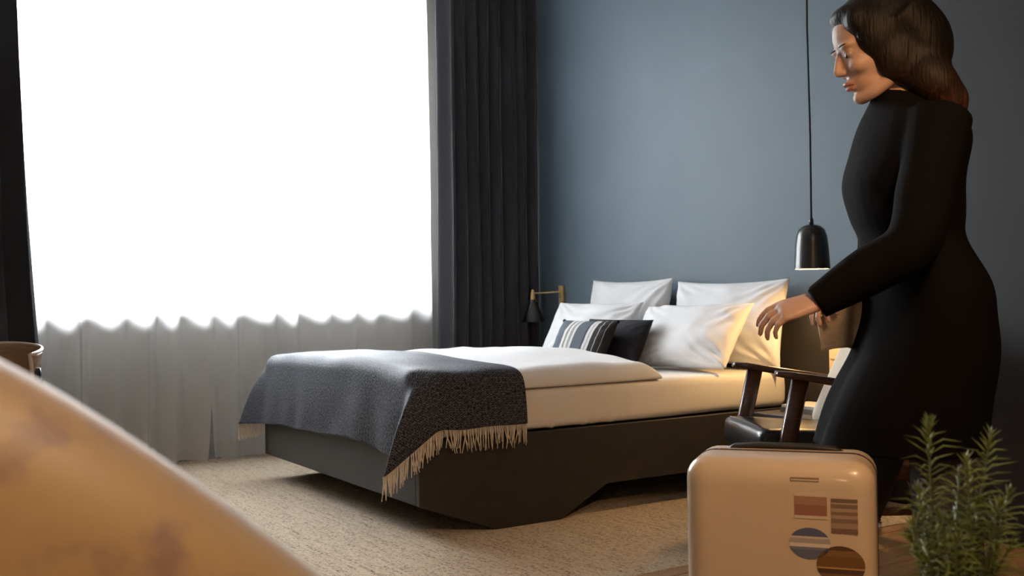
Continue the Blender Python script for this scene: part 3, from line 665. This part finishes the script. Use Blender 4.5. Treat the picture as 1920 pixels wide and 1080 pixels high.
# open towards -y (the desk side); back of the shell towards the window
me = solid(grid_mesh('back_shell', shell, 48, 10), .011); o = link('back_shell', me, M['ply'], dc)
rimp = [shell(0, i/10) for i in range(10)]+[shell(i/40, 1) for i in range(41)]+[shell(1, 1-i/10) for i in range(1, 11)]
bm = bmesh.new(); tube(bm, rimp, .0075, 8); o = obj('shell_edge', bm, M['ply_edge'], dc, True); o['label'] = 'pale rounded plywood edge'
bm = bmesh.new(); lathe(bm, [(.02, .455), (.19, .455), (.21, .462), (.205, .475), (.02, .47)], (0, 0, 0), 32); obj('seat', bm, M['ply'], dc, True)
for a in (-1.45, -.55, .55, 1.45):
    x, yv = .222*math.sin(a)*1.03, .222*math.cos(a)*.9-.02
    top_z = .70 if abs(a) > 1 else .64
    bm = bmesh.new(); tube(bm, [(x*1.25, yv*1.25, .0045), (x*1.08, yv*1.08, .46), (x*1.12, yv*1.12, top_z-.02), (x*1.12, yv*1.12, top_z)], [.013, .018, .017, .014], 14); obj('leg', bm, M['black_metal'], dc, True)

# ---------------------------------------------------------------- tan leather tub chair in the near foreground
tc_ = thing('tub_chair', 'tan leather tub chair close to the camera, its curved back cropped', 'chair', (CR.x*-.42+.529*.95, CR.y*-.42+.848*.95, 0), YAW)
TUBC = Vector((0, 0, 0))
def tub_ring(a):
    """a: angle round the shell, 0 = middle of the back (towards -y, the camera side)"""
    h = .62+.335*(.5+.5*math.cos(min(PI, abs(a)*2.05)))
    return h
def tub(u, v):
    a = lerp(-2.25, 2.25, u); h = tub_ring(a); r0 = .455
    # profile: outside wall up, rounded top, inside wall down
    th = .13; prof_s = v
    if v < .42: s = v/.42; rr = r0-.05*(1-s)**1.5; z = lerp(.12, h-th/2, s)
    elif v < .70: t = (v-.42)/.28*PI; rr = r0-th/2+th/2*math.cos(t); z = h-th/2+th/2*math.sin(t)*1.1
    else: s = (v-.70)/.30; rr = r0-th-.01*s; z = lerp(h-th/2, .30, s)
    return Vector((rr*math.sin(a), -rr*math.cos(a), z))
me = grid_mesh('shell', tub, 90, 60); o = link('backrest', solid(me, .004), M['tan_leather'], tc_)
def seam_pts(v, off=0): return [tub(i/80, v)+Vector((0, 0, off)) for i in range(81)]
bm = bmesh.new(); tube(bm, seam_pts(.60), .0045, 8); o = obj('piping', bm, M['tan_leather'], tc_, True)
bm = bmesh.new(); lathe(bm, [(.02, .26), (.30, .26), (.33, .30), (.33, .40), (.30, .44), (.02, .45)], (0, 0, 0), 36); obj('seat_cushion', bm, M['tan_leather'], tc_, True)
bm = bmesh.new(); lathe(bm, [(.02, .12), (.38, .12), (.40, .14), (.36, .26), (.02, .26)], (0, 0, 0), 36); obj('seat_base', bm, M['tan_leather'], tc_, True)
for k in range(4):
    a = PI/4+k*PI/2; bm = bmesh.new(); tube(bm, [(.28*math.cos(a), .28*math.sin(a), .13), (.32*math.cos(a), .32*math.sin(a), 0.0)], [.02, .014], 12); obj('leg', bm, M['walnut'], tc_, True)

# ---------------------------------------------------------------- suitcase
SW_, SD_, SZ0, SZ1 = .36, .23, .055, .605
sc_ang = YAW-math.radians(20)
suit = thing('suitcase', 'cream hard-shell cabin suitcase with travel stickers in front of the woman', 'suitcase', (1.585, 1.545, 0), sc_ang); suit.scale = (1.05, 1.0, 1.005)
# local: x along its width (to the right), y away from the camera
def shell_half(y0, y1, flip):
    bm = wrap_box('c', (-SW_/2, 0, SZ0), (SW_/2, SD_, SZ1), .045, 28, 18, 34, lambda p, n: 0)
    geom = bm.verts[:]+bm.edges[:]+bm.faces[:]
    for yy, nn in ((y0, (0, -1, 0)), (y1, (0, 1, 0))):
        if 0 < yy < SD_:
            g = bmesh.ops.bisect_plane(bm, geom=bm.verts[:]+bm.edges[:]+bm.faces[:], plane_co=(0, yy, 0), plane_no=nn, clear_outer=True)
            es = [e for e in g['geom_cut'] if isinstance(e, bmesh.types.BMEdge)]; bmesh.ops.edgeloop_fill(bm, edges=es)
    return bm
ZY = SD_*.56
o = obj('front_shell', shell_half(-1, ZY-.005, 0), M['case_shell'], suit, True); o = obj('rear_shell', shell_half(ZY+.005, SD_+1, 1), M['case_shell'], suit, True)
def zip_loop(r_off):
    pts = []; hw, rr = SW_/2-r_off, .045-r_off
    for cx, cz, a0 in ((1, 1, 0), (-1, 1, PI/2), (-1, -1, PI), (1, -1, 1.5*PI)):
        for k in range(7):
            a = a0+k/6*PI/2; zc = (SZ0+SZ1)/2; hh = (SZ1-SZ0)/2-r_off
            pts.append(Vector((cx*(hw-rr)+rr*math.cos(a), ZY, zc+cz*(hh-rr)+rr*math.sin(a))))
    return pts
bm = bmesh.new(); zl = zip_loop(-.0012); zi = zip_loop(.02)
va = [bm.verts.new(p+Vector((0, -.0055, 0))) for p in zl]; vb = [bm.verts.new(p+Vector((0, .0055, 0))) for p in zl]
vc = [bm.verts.new(p+Vector((0, -.0055, 0))) for p in zi]; vd = [bm.verts.new(p+Vector((0, .0055, 0))) for p in zi]
n = len(zl)
for i in range(n):
    j = (i+1) % n; bm.faces.new((va[i], va[j], vb[j], vb[i])); bm.faces.new((vc[i], vc[j], va[j], va[i])); bm.faces.new((vb[i], vb[j], vd[j], vd[i])); bm.faces.new((vd[i], vd[j], vc[j], vc[i]))
obj('zip', bm, M['zip'], suit)
bm = bmesh.new(); tube(bm, [(-.115, ZY+.04, SZ1-.006), (-.10, ZY+.04, SZ1+.002), (-.05, ZY+.04, SZ1+.006), (.05, ZY+.04, SZ1+.006), (.10, ZY+.04, SZ1+.002), (.115, ZY+.04, SZ1-.006)], [.006, .007, .007, .007, .007, .006], 12, 1.8); obj('carry_handle', bm, M['rubber'], suit, True)
for sx in (-1, 1):
    for sy in (.05, SD_-.05):
        bm = bmesh.new(); tube(bm, [(sx*(SW_/2-.055)-.011, sy, .024), (sx*(SW_/2-.055)+.011, sy, .024)], .024, 18); box(bm, (sx*(SW_/2-.055)-.016, sy-.018, .036), (sx*(SW_/2-.055)+.016, sy+.018, .060), .003); obj('wheel', bm, M['rubber'], suit)
def sticker(cx, cz, w_, h_, m, rnd, lab, rot=0):
    cz += .065; cx += .008
    bm = bmesh.new(); uvl = bm.loops.layers.uv.new('UVMap'); n = 32 if rnd else 4
    pr = [(math.cos(2*PI*k/n+(0 if rnd else PI/4))*(1 if rnd else 1.41421), math.sin(2*PI*k/n+(0 if rnd else PI/4))*(1 if rnd else 1.41421)) for k in range(n)]
    vs = [[bm.verts.new((cx+(x*math.cos(rot)-z*math.sin(rot))*w_/2, yy, cz+(x*math.sin(rot)+z*math.cos(rot))*h_/2)) for x, z in pr] for yy in (-.0012, -.0001)]
    f = bm.faces.new(vs[0])
    for lp, (x, z) in zip(f.loops, pr): lp[uvl].uv = (.5+x/2, .5+z/2)
    for i in range(n): bm.faces.new((vs[0][i], vs[1][i], vs[1][(i+1) % n], vs[0][(i+1) % n]))
    o = obj('sticker', bm, m, suit); o['label'] = lab
K = (.045, .03, .022); CW = (.56, .47, .36)
sticker(.045, .506, .052, .008, bands_mat('sticker_bar', [(0, CW), (.35, (.25, .16, .09)), (.75, CW)]), False, 'narrow pale strip sticker')
sticker(.055, .452, .060, .050, bands_mat('sticker_red', [(0, CW), (.12, (.27, .115, .08)), (.55, (.34, .175, .12)), (.88, CW)]), False, 'faded red square sticker')
sticker(.116, .435, .048, .068, bands_mat('sticker_lines', [(0, (.16, .10, .07)), (.14, (.30, .21, .15)), (.3, (.20, .13, .09)), (.42, (.33, .23, .17)), (.52, (.20, .13, .09)), (.62, (.34, .24, .17)), (.72, (.18, .115, .08)), (.84, (.4, .3, .2)), (.88, (.16, .10, .07))]), False, 'dark brown striped rectangular sticker')
sticker(.052, .378, .076, .062, bands_mat('sticker_blue', [(0, (.10, .12, .20)), (.30, (.16, .17, .24)), (.38, (.62, .54, .46)), (.50, (.34, .30, .29)), (.66, (.52, .45, .38)), (.72, (.085, .10, .19))]), True, 'round blue sticker with pale band')
sticker(.108, .338, .088, .076, bands_mat('sticker_brown', [(0, (.16, .08, .03)), (.28, (.07, .035, .02)), (.40, (.45, .25, .07)), (.44, (.15, .07, .02)), (.72, (.20, .10, .035)), (.88, (.08, .04, .02))]), True, 'round brown and amber sticker')

# ---------------------------------------------------------------- woman walking to the left
woman = thing('person', 'woman with brown hair in a black knee-length dress walking past the bed', 'person', (1.984*2.47/2.35, 1.532*2.47/2.35, 0), YAW); woman.scale = (1.03, 1.03, 1.015)
def ell_ring(c, rx, ry, n=28, tilt=0, p=2.0):
    out = []
    for k in range(n):
        a = 2*PI*k/n; ca, sa = math.cos(a), math.sin(a)
        x = rx*math.copysign(abs(ca)**(2/p), ca); yv = ry*math.copysign(abs(sa)**(2/p), sa)
        out.append(Vector((c[0]+x*math.cos(tilt), c[1]+yv, c[2]-x*math.sin(tilt))))
    return out
def stack(bm, rows, n=28):
    flat_ = [(*c, rx, ry, tl, pp) for c, rx, ry, tl, pp in rows]; out = []
    for i in range(len(flat_)-1):
        p0, p1, p2, p3 = flat_[max(i-1, 0)], flat_[i], flat_[i+1], flat_[min(i+2, len(flat_)-1)]
        for k in range(4):
            t = k/4; out.append([.5*(2*b+(c-a)*t+(2*a-5*b+4*c-d)*t*t+(3*b-a-3*c+d)*t**3) for a, b, c, d in zip(p0, p1, p2, p3)])
    out.append(list(flat_[-1]))
    rings(bm, [ell_ring(q[:3], q[3], q[4], n, q[5], q[6]) for q in out])
def smoothpath(pts, n=6):
    pts = [Vector(p) for p in pts]; out = []
    for i in range(len(pts)-1):
        p0 = pts[max(i-1, 0)]; p1 = pts[i]; p2 = pts[i+1]; p3 = pts[min(i+2, len(pts)-1)]
        for k in range(n):
            t = k/n; out.append(.5*((2*p1)+(p2-p0)*t+(2*p0-5*p1+4*p2-p3)*t*t+(3*p1-p0-3*p2+p3)*t**3))
    out.append(pts[-1]); return out
def smoothrad(rs, n=6):
    out = []
    for i in range(len(rs)-1):
        for k in range(n): out.append(lerp(rs[i], rs[i+1], sm(0, 1, k/n)))
    out.append(rs[-1]); return out
def limb(bm, pts, rs, seg=16, flat=1.0): tube(bm, smoothpath(pts), smoothrad(rs), seg, flat)
HEAD_O = Vector((-.060, 0, 1.492)); HT = .34
HF = Vector((-math.cos(HT), 0, -math.sin(HT))); HU = Vector((-math.sin(HT), 0, math.cos(HT))); HS = Vector((0, -1, 0))   # forward, up, near side
HM = Matrix((HF, HS, HU)).transposed()
def H(f, s, u): return HEAD_O+HF*f+HS*s+HU*u
JN = dict(sh=(.02, -.165, 1.295), el=(-.075, -.235, 1.03), wr=(-.252, -.205, .915))
JF = dict(sh=(.005, .165, 1.295), el=(.03, .25, 1.03), wr=(-.075, .15, .935))
def hand(bm, wrist, d, nrm, side, curl, spread=.10):
    """palm and five fingers; d = pointing direction, nrm = back of the hand, side = towards the thumb"""
    w_ = Vector(wrist); d = Vector(d).normalized(); nrm = Vector(nrm); nrm = (nrm-d*nrm.dot(d)).normalized(); sd = Vector(side); sd = (sd-d*sd.dot(d)-nrm*sd.dot(nrm)).normalized()
    rs = []
    for t, hw, th in ((-.02, .024, .018), (.0, .026, .018), (.03, .034, .017), (.06, .039, .015), (.082, .039, .012), (.09, .034, .009)):
        rs.append([w_+d*t+sd*(hw*math.cos(2*PI*k/16))+nrm*(th*math.sin(2*PI*k/16)) for k in range(16)])
    rings(bm, rs)
    for i, (off, ln, r) in enumerate(((.029, .070, .0088), (.010, .078, .0092), (-.010, .073, .0088), (-.028, .057, .0078))):
        p = w_+d*.078+sd*off; dd = (d+sd*(off*spread/.03)).normalized(); pts = [p-d*.015, p]; rad = [r, r*1.05]
        ang = curl[i]*.6
        for seg, fr in enumerate((.45, .32, .25)):
            ax = dd*math.cos(ang)-nrm*math.sin(ang); p = p+ax*(ln*fr); pts.append(p); rad.append(r*(1-.10*(seg+1))); ang += curl[i]
        tube(bm, pts, rad, 10); ellipsoid(bm, pts[-1], (rad[-1],)*3, None, 8)
    p = w_+d*.018+sd*.022-nrm*.006; pts = [p]; rad = [.013]
    for t, ln, r in ((.95, .036, .0125), (.60, .030, .0105), (.42, .024, .0085)):
        ax = (d*math.cos(t)+sd*math.sin(t)-nrm*.45).normalized(); p = p+ax*ln; pts.append(p); rad.append(r)
    tube(bm, pts, rad, 10); ellipsoid(bm, pts[-1], (rad[-1],)*3, None, 8)
# body (one continuous surface)
bm = bmesh.new()
ellipsoid(bm, H(-.012, 0, .030), (.098, .075, .088), HM, 28)
ellipsoid(bm, H(.026, 0, -.020), (.062, .062, .075), HM, 24)
ellipsoid(bm, H(.030, 0, -.062), (.056, .050, .050), HM, 24)
ellipsoid(bm, H(.070, 0, -.098), (.019, .022, .017), HM, 16)
tube(bm, [H(.082, 0, .012), H(.094, 0, -.008), H(.103, 0, -.027), H(.099, 0, -.036)], [.0065, .0075, .0085, .0075], 12)
for s in (-1, 1):
    ellipsoid(bm, H(.093, s*.010, -.034), (.008, .0065, .006), HM, 10)
    ellipsoid(bm, H(.0735, s*.030, .0075), (.0105, .014, .0065), HM, 14)
    ellipsoid(bm, H(.060, s*.036, -.028), (.026, .024, .022), HM, 14)
    ellipsoid(bm, H(.074, s*.030, .021), (.014, .026, .008), HM, 14)
    ellipsoid(bm, H(-.010, s*.074, -.012), (.018, .009, .030), HM, 14)
    limb(bm, [H(-.035, s*.045, -.05), H(.0, s*.050, -.075), H(.045, s*.034, -.095), H(.068, s*.012, -.10)], [.020, .018, .016, .014], 12)
ellipsoid(bm, H(.086, 0, -.058), (.010, .021, .006), HM, 12); ellipsoid(bm, H(.084, 0, -.071), (.010, .018, .007), HM, 12)
limb(bm, [H(-.03, 0, -.03), H(-.045, 0, -.10), (-.005, 0, 1.35), (.01, 0, 1.29)], [.058, .054, .056, .075], 20)
stack(bm, [((.02, 0, 1.34), .05, .07, 0, 2), ((.015, 0, 1.31), .075, .15, 0, 2.2), ((.01, 0, 1.24), .095, .165, 0, 2.2), ((.0, 0, 1.16), .105, .15, 0, 2.2), ((.02, 0, 1.06), .085, .125, 0, 2), ((.045, 0, .94), .105, .16, 0, 2.2), ((.05, 0, .86), .11, .165, 0, 2.2), ((.04, 0, .80), .09, .15, 0, 2.2)])
for J in (JN, JF):
    limb(bm, [J['sh'], Vector(J['sh']).lerp(Vector(J['el']), .5), J['el'], Vector(J['el']).lerp(Vector(J['wr']), .4), J['wr']], [.050, .043, .038, .037, .026])
hand(bm, JN['wr'], (-.93, .10, -.26), (-.25, -.45, .85), (-.1, .85, .45), (.42, .48, .55, .62))
hand(bm, JF['wr'], (-.75, -.45, -.22), (-.2, .2, .95), (-.6, .75, .1), (.5, .55, .6, .65))
LN = [(.055, -.09, .88), (.045, -.09, .50), (.055, -.09, .30), (.105, -.09, .085)]; LF = [(.03, .09, .88), (-.075, .09, .51), (-.165, .09, .30), (-.265, .09, .085)]
for Lg in (LN, LF): limb(bm, Lg, [.088, .058, .052, .036])
for Lg in (LN, LF):
    a = Vector(Lg[-1]); limb(bm, [a+Vector((.03, 0, -.05)), a+Vector((-.05, 0, -.052)), a+Vector((-.15, 0, -.066))], [.030, .034, .018], 12)
body = link('body', fuse(bm, .0042, 3), M['skin'], woman)
for s in (-1, 1):
    bm = bmesh.new(); ellipsoid(bm, H(.0725, s*.030, .001), (.0100, .0120, .0100), HM, 16); e = obj('eye', bm, M['eye'], woman, True)
    bm = bmesh.new(); ellipsoid(bm, H(.0812, s*.0305, -.0015), (.0022, .0056, .0056), HM, 12); obj('iris', bm, M['iris'], e, True)
    bm = bmesh.new(); ellipsoid(bm, H(.0800, s*.029, .0243), (.0085, .020, .0030), HM, 16); obj('eyebrow', bm, M['brow'], woman, True)
bm = bmesh.new(); limb(bm, [H(.083, -.019, -.0645), H(.0935, -.008, -.0595), H(.0935, .008, -.0595), H(.083, .019, -.0645)], [.002, .0045, .0045, .002], 10); limb(bm, [H(.082, -.017, -.066), H(.091, -.006, -.0705), H(.091, .006, -.0705), H(.082, .017, -.066)], [.002, .005, .005, .002], 10)
obj('lips', bm, M['lips'], woman, True)
# hair: cap, sides and a mass that swings back behind the shoulders
bm = bmesh.new()
ellipsoid(bm, H(-.026, 0, .044), (.102, .087, .087), HM, 28)
ellipsoid(bm, H(-.060, 0, .000), (.080, .090, .11), HM, 24)
ellipsoid(bm, H(.030, 0, .088), (.046, .060, .026), HM, 16)
for s in (-1, 1):
    ellipsoid(bm, H(-.010, s*.056, .020), (.068, .036, .075), HM, 20)
    ellipsoid(bm, H(-.022, s*.058, -.040), (.062, .036, .070), HM, 20)
    ellipsoid(bm, H(-.060, s*.060, -.085), (.058, .042, .070), HM, 20)
    ellipsoid(bm, H(.036, s*.050, .062), (.030, .026, .036), HM, 16)
limb(bm, [H(-.05, 0, .05), H(-.08, 0, -.02), (.030, 0, 1.43), (.075, 0, 1.375), (.108, 0, 1.335)], [.085, .084, .076, .060, .022], 18, 1.25)
limb(bm, [H(-.05, -.04, -.02), (.03, -.065, 1.41), (.075, -.075, 1.355), (.10, -.075, 1.315)], [.06, .052, .040, .014], 14)
limb(bm, [H(-.05, .04, -.02), (.03, .065, 1.41), (.075, .075, 1.355), (.10, .075, 1.315)], [.06, .052, .040, .014], 14)
link('hair', fuse(bm, .005, 16), M['hair'], woman)
# dress
bm = bmesh.new()
stack(bm, [((-.005, 0, 1.375), .060, .068, .25, 2), ((.005, 0, 1.345), .082, .105, .2, 2), ((.012, 0, 1.315), .098, .175, .1, 2.1), ((.008, 0, 1.26), .112, .192, 0, 2.3), ((-.006, 0, 1.18), .122, .178, 0, 2.2), ((.000, 0, 1.10), .116, .160, 0, 2.1), ((.012, 0, 1.045), .108, .152, 0, 2), ((.038, 0, .95), .126, .182, 0, 2.2), ((.043, 0, .87), .128, .196, 0, 2.2), ((.030, 0, .78), .146, .200, 0, 2.2), ((-.004, 0, .68), .164, .200, 0, 2.2), ((-.026, 0, .575), .180, .198, 0, 2.2)], 36)
for J in (JN, JF):
    sh, el, wr = Vector(J['sh']), Vector(J['el']), Vector(J['wr'])
    limb(bm, [sh+Vector((0, -.02 if sh.y > 0 else .02, .01)), sh.lerp(el, .5), el, el.lerp(wr, .45), wr+(wr-el).normalized()*.012], [.068, .060, .056, .052, .036], 18)
me = fuse(bm, .0055, 5)
for v in me.vertices:
    c = v.co; f = sm(1.0, .6, c.z)
    c.x += .007*f*math.sin(c.y*38+3*nz(c.y*3, c.z*2, 5))+.004*nz(c.x*9, c.y*9, c.z*9); c.y += .004*nz(c.x*8, c.y*8+4, c.z*8)
link('dress', me, M['dress'], woman)
for Lg in (LN, LF):
    bm = bmesh.new(); q = [Vector(p) for p in Lg]; limb(bm, [q[0]-Vector((0, 0, .08)), q[1], q[2], q[3]+Vector((0, 0, .03))], [.096, .075, .068, .064], 20)
    link('trouser_leg', fuse(bm, .006, 4), M['trouser'], woman)
    a = q[3]; bm = bmesh.new(); limb(bm, [a+Vector((.045, 0, -.047)), a+Vector((.0, 0, -.030)), a+Vector((-.07, 0, -.048)), a+Vector((-.175, 0, -.063))], [.036, .050, .038, .020], 16)
    for v in bm.verts: v.co.z = max(v.co.z, .004)
    link('shoe', fuse(bm, .004, 3), M['shoe'], woman)
# folded cloth held by the far hand
def cloth_fn(u, v):
    x = lerp(-.185, -.045, u); z = lerp(.955, .80, v)+.012*math.sin(u*5)
    return Vector((x+.02*v, .085+.016*math.sin(u*11+v*2)+.02*v, z))
me = solid(grid_mesh('folded_cloth', cloth_fn, 30, 20), .014)
cl = link('folded_cloth', me, M['beige_cloth']); cl.matrix_world = Matrix.Translation((1.984*2.47/2.35, 1.532*2.47/2.35, 0)) @ Matrix.Rotation(YAW, 4, 'Z')
tag(cl, 'folded beige wool cloth held between the woman\'s arm and waist', 'cloth')

# ---------------------------------------------------------------- potted rosemary on a small stand
RX, RY, TBL = 1.150, .818, .44
stand = thing('side_table', 'small round black side table under the rosemary pot', 'table', (RX+.02, RY-.02, 0))
bm = bmesh.new(); lathe(bm, [(.01, TBL-.02), (.19, TBL-.02), (.20, TBL-.012), (.198, TBL), (.01, TBL)], (0, 0, 0), 36); obj('table_top', bm, M['black_metal'], stand, True)
for k in range(3):
    a = k*2*PI/3; bm = bmesh.new(); tube(bm, [(.08*math.cos(a), .08*math.sin(a), TBL-.02), (.17*math.cos(a), .17*math.sin(a), 0)], .010, 10); obj('leg', bm, M['black_metal'], stand, True)
ros = thing('potted_rosemary', 'bushy green rosemary plant in the lower right foreground', 'plant', (RX, RY, TBL+.0005))
bm = bmesh.new(); lathe(bm, [(.01, 0), (.050, 0), (.053, .004), (.064, .118), (.068, .120), (.068, .140), (.062, .140), (.060, .118), (.01, .118)], (0, 0, 0), 36); obj('pot', bm, M['terracotta'], ros, True)
bm = bmesh.new(); lathe(bm, [(.003, .124), (.040, .126), (.0605, .120)], (0, 0, 0), 24); obj('soil', bm, M['soil'], ros, True)
RR = random.Random(21)
rv = Vector((CR.x, CR.y, 0)); fv = Vector((CF.x, CF.y, 0)).normalized()
sprigs = [(-.030, .0, .345, -.006), (.032, .01, .325, .012), (.000, -.015, .300, .004), (-.018, .03, .255, -.020), (.018, -.03, .25, .018), (.040, .03, .235, .022), (-.040, -.015, .225, -.022), (.008, .03, .275, .006), (-.008, -.035, .21, -.01), (.028, -.02, .20, .026), (-.028, .02, .20, -.026), (.012, .0, .23, .0), (-.020, -.02, .235, -.012), (.022, .012, .245, .010), (.0, .02, .22, -.004), (-.034, .0, .26, -.016), (.036, -.015, .26, .018)]
for (a, b, top_h, lean) in sprigs:
    base = rv*(a*.7)+fv*(b*.7)+Vector((0, 0, .121)); tip = rv*(a+lean)+fv*b+Vector((0, 0, top_h))
    midp = base.lerp(tip, .5)+rv*RR.uniform(-.006, .006)+fv*RR.uniform(-.006, .006)
    pts = smoothpath([base, midp, tip], 6)
    bm = bmesh.new(); tube(bm, pts, [lerp(.0022, .0010, i/(len(pts)-1)) for i in range(len(pts))], 6); st = obj('stem', bm, M['stem'], ros, True)
    bm = bmesh.new(); L = (tip-base).length; nw = int(L/.0046); rot = RR.uniform(0, 6)
    for k in range(nw+1):
        f = k/nw
        s = f*(len(pts)-1); i = int(min(s, len(pts)-2)); p = pts[i].lerp(pts[i+1], s-i); ax = (pts[i+1]-pts[i]).normalized()
        if p.z < .135: continue
        e1 = ax.orthogonal().normalized(); e2 = ax.cross(e1)
        rot += PI/2+RR.uniform(-.25, .25)
        young = sm(.80, 1.0, f)
        for q in range(2):
            th = rot+q*PI+RR.uniform(-.2, .2); out = e1*math.cos(th)+e2*math.sin(th)
            ln = lerp(.034, .015, young)*RR.uniform(.75, 1.2); el = lerp(RR.uniform(.15, .55), 1.15, young)
            d0 = (out*math.cos(el)+ax*math.sin(el)).normalized(); droop = RR.uniform(-.25, .12)*(1-young)
            side = d0.cross(ax).normalized(); wd = .0018*RR.uniform(.85, 1.2)
            up = side.cross(d0).normalized()
            ctr = [p, p+d0*ln*.5+up*ln*.06, p+d0*ln+up*ln*droop]
            vv = []
            for c_, ww in zip(ctr, (.6, 1.0, .15)):
                vv.append((bm.verts.new(c_+side*wd*ww), bm.verts.new(c_+up*wd*.7*ww), bm.verts.new(c_-side*wd*ww)))
            for A_, B_ in zip(vv, vv[1:]):
                for q2 in range(3):
                    r2 = (q2+1) % 3; bm.faces.new((A_[q2], A_[r2], B_[r2], B_[q2]))
    o = obj('needles', bm, M['needle'], st, True); o['kind'] = 'stuff'
bpy.context.view_layer.update()
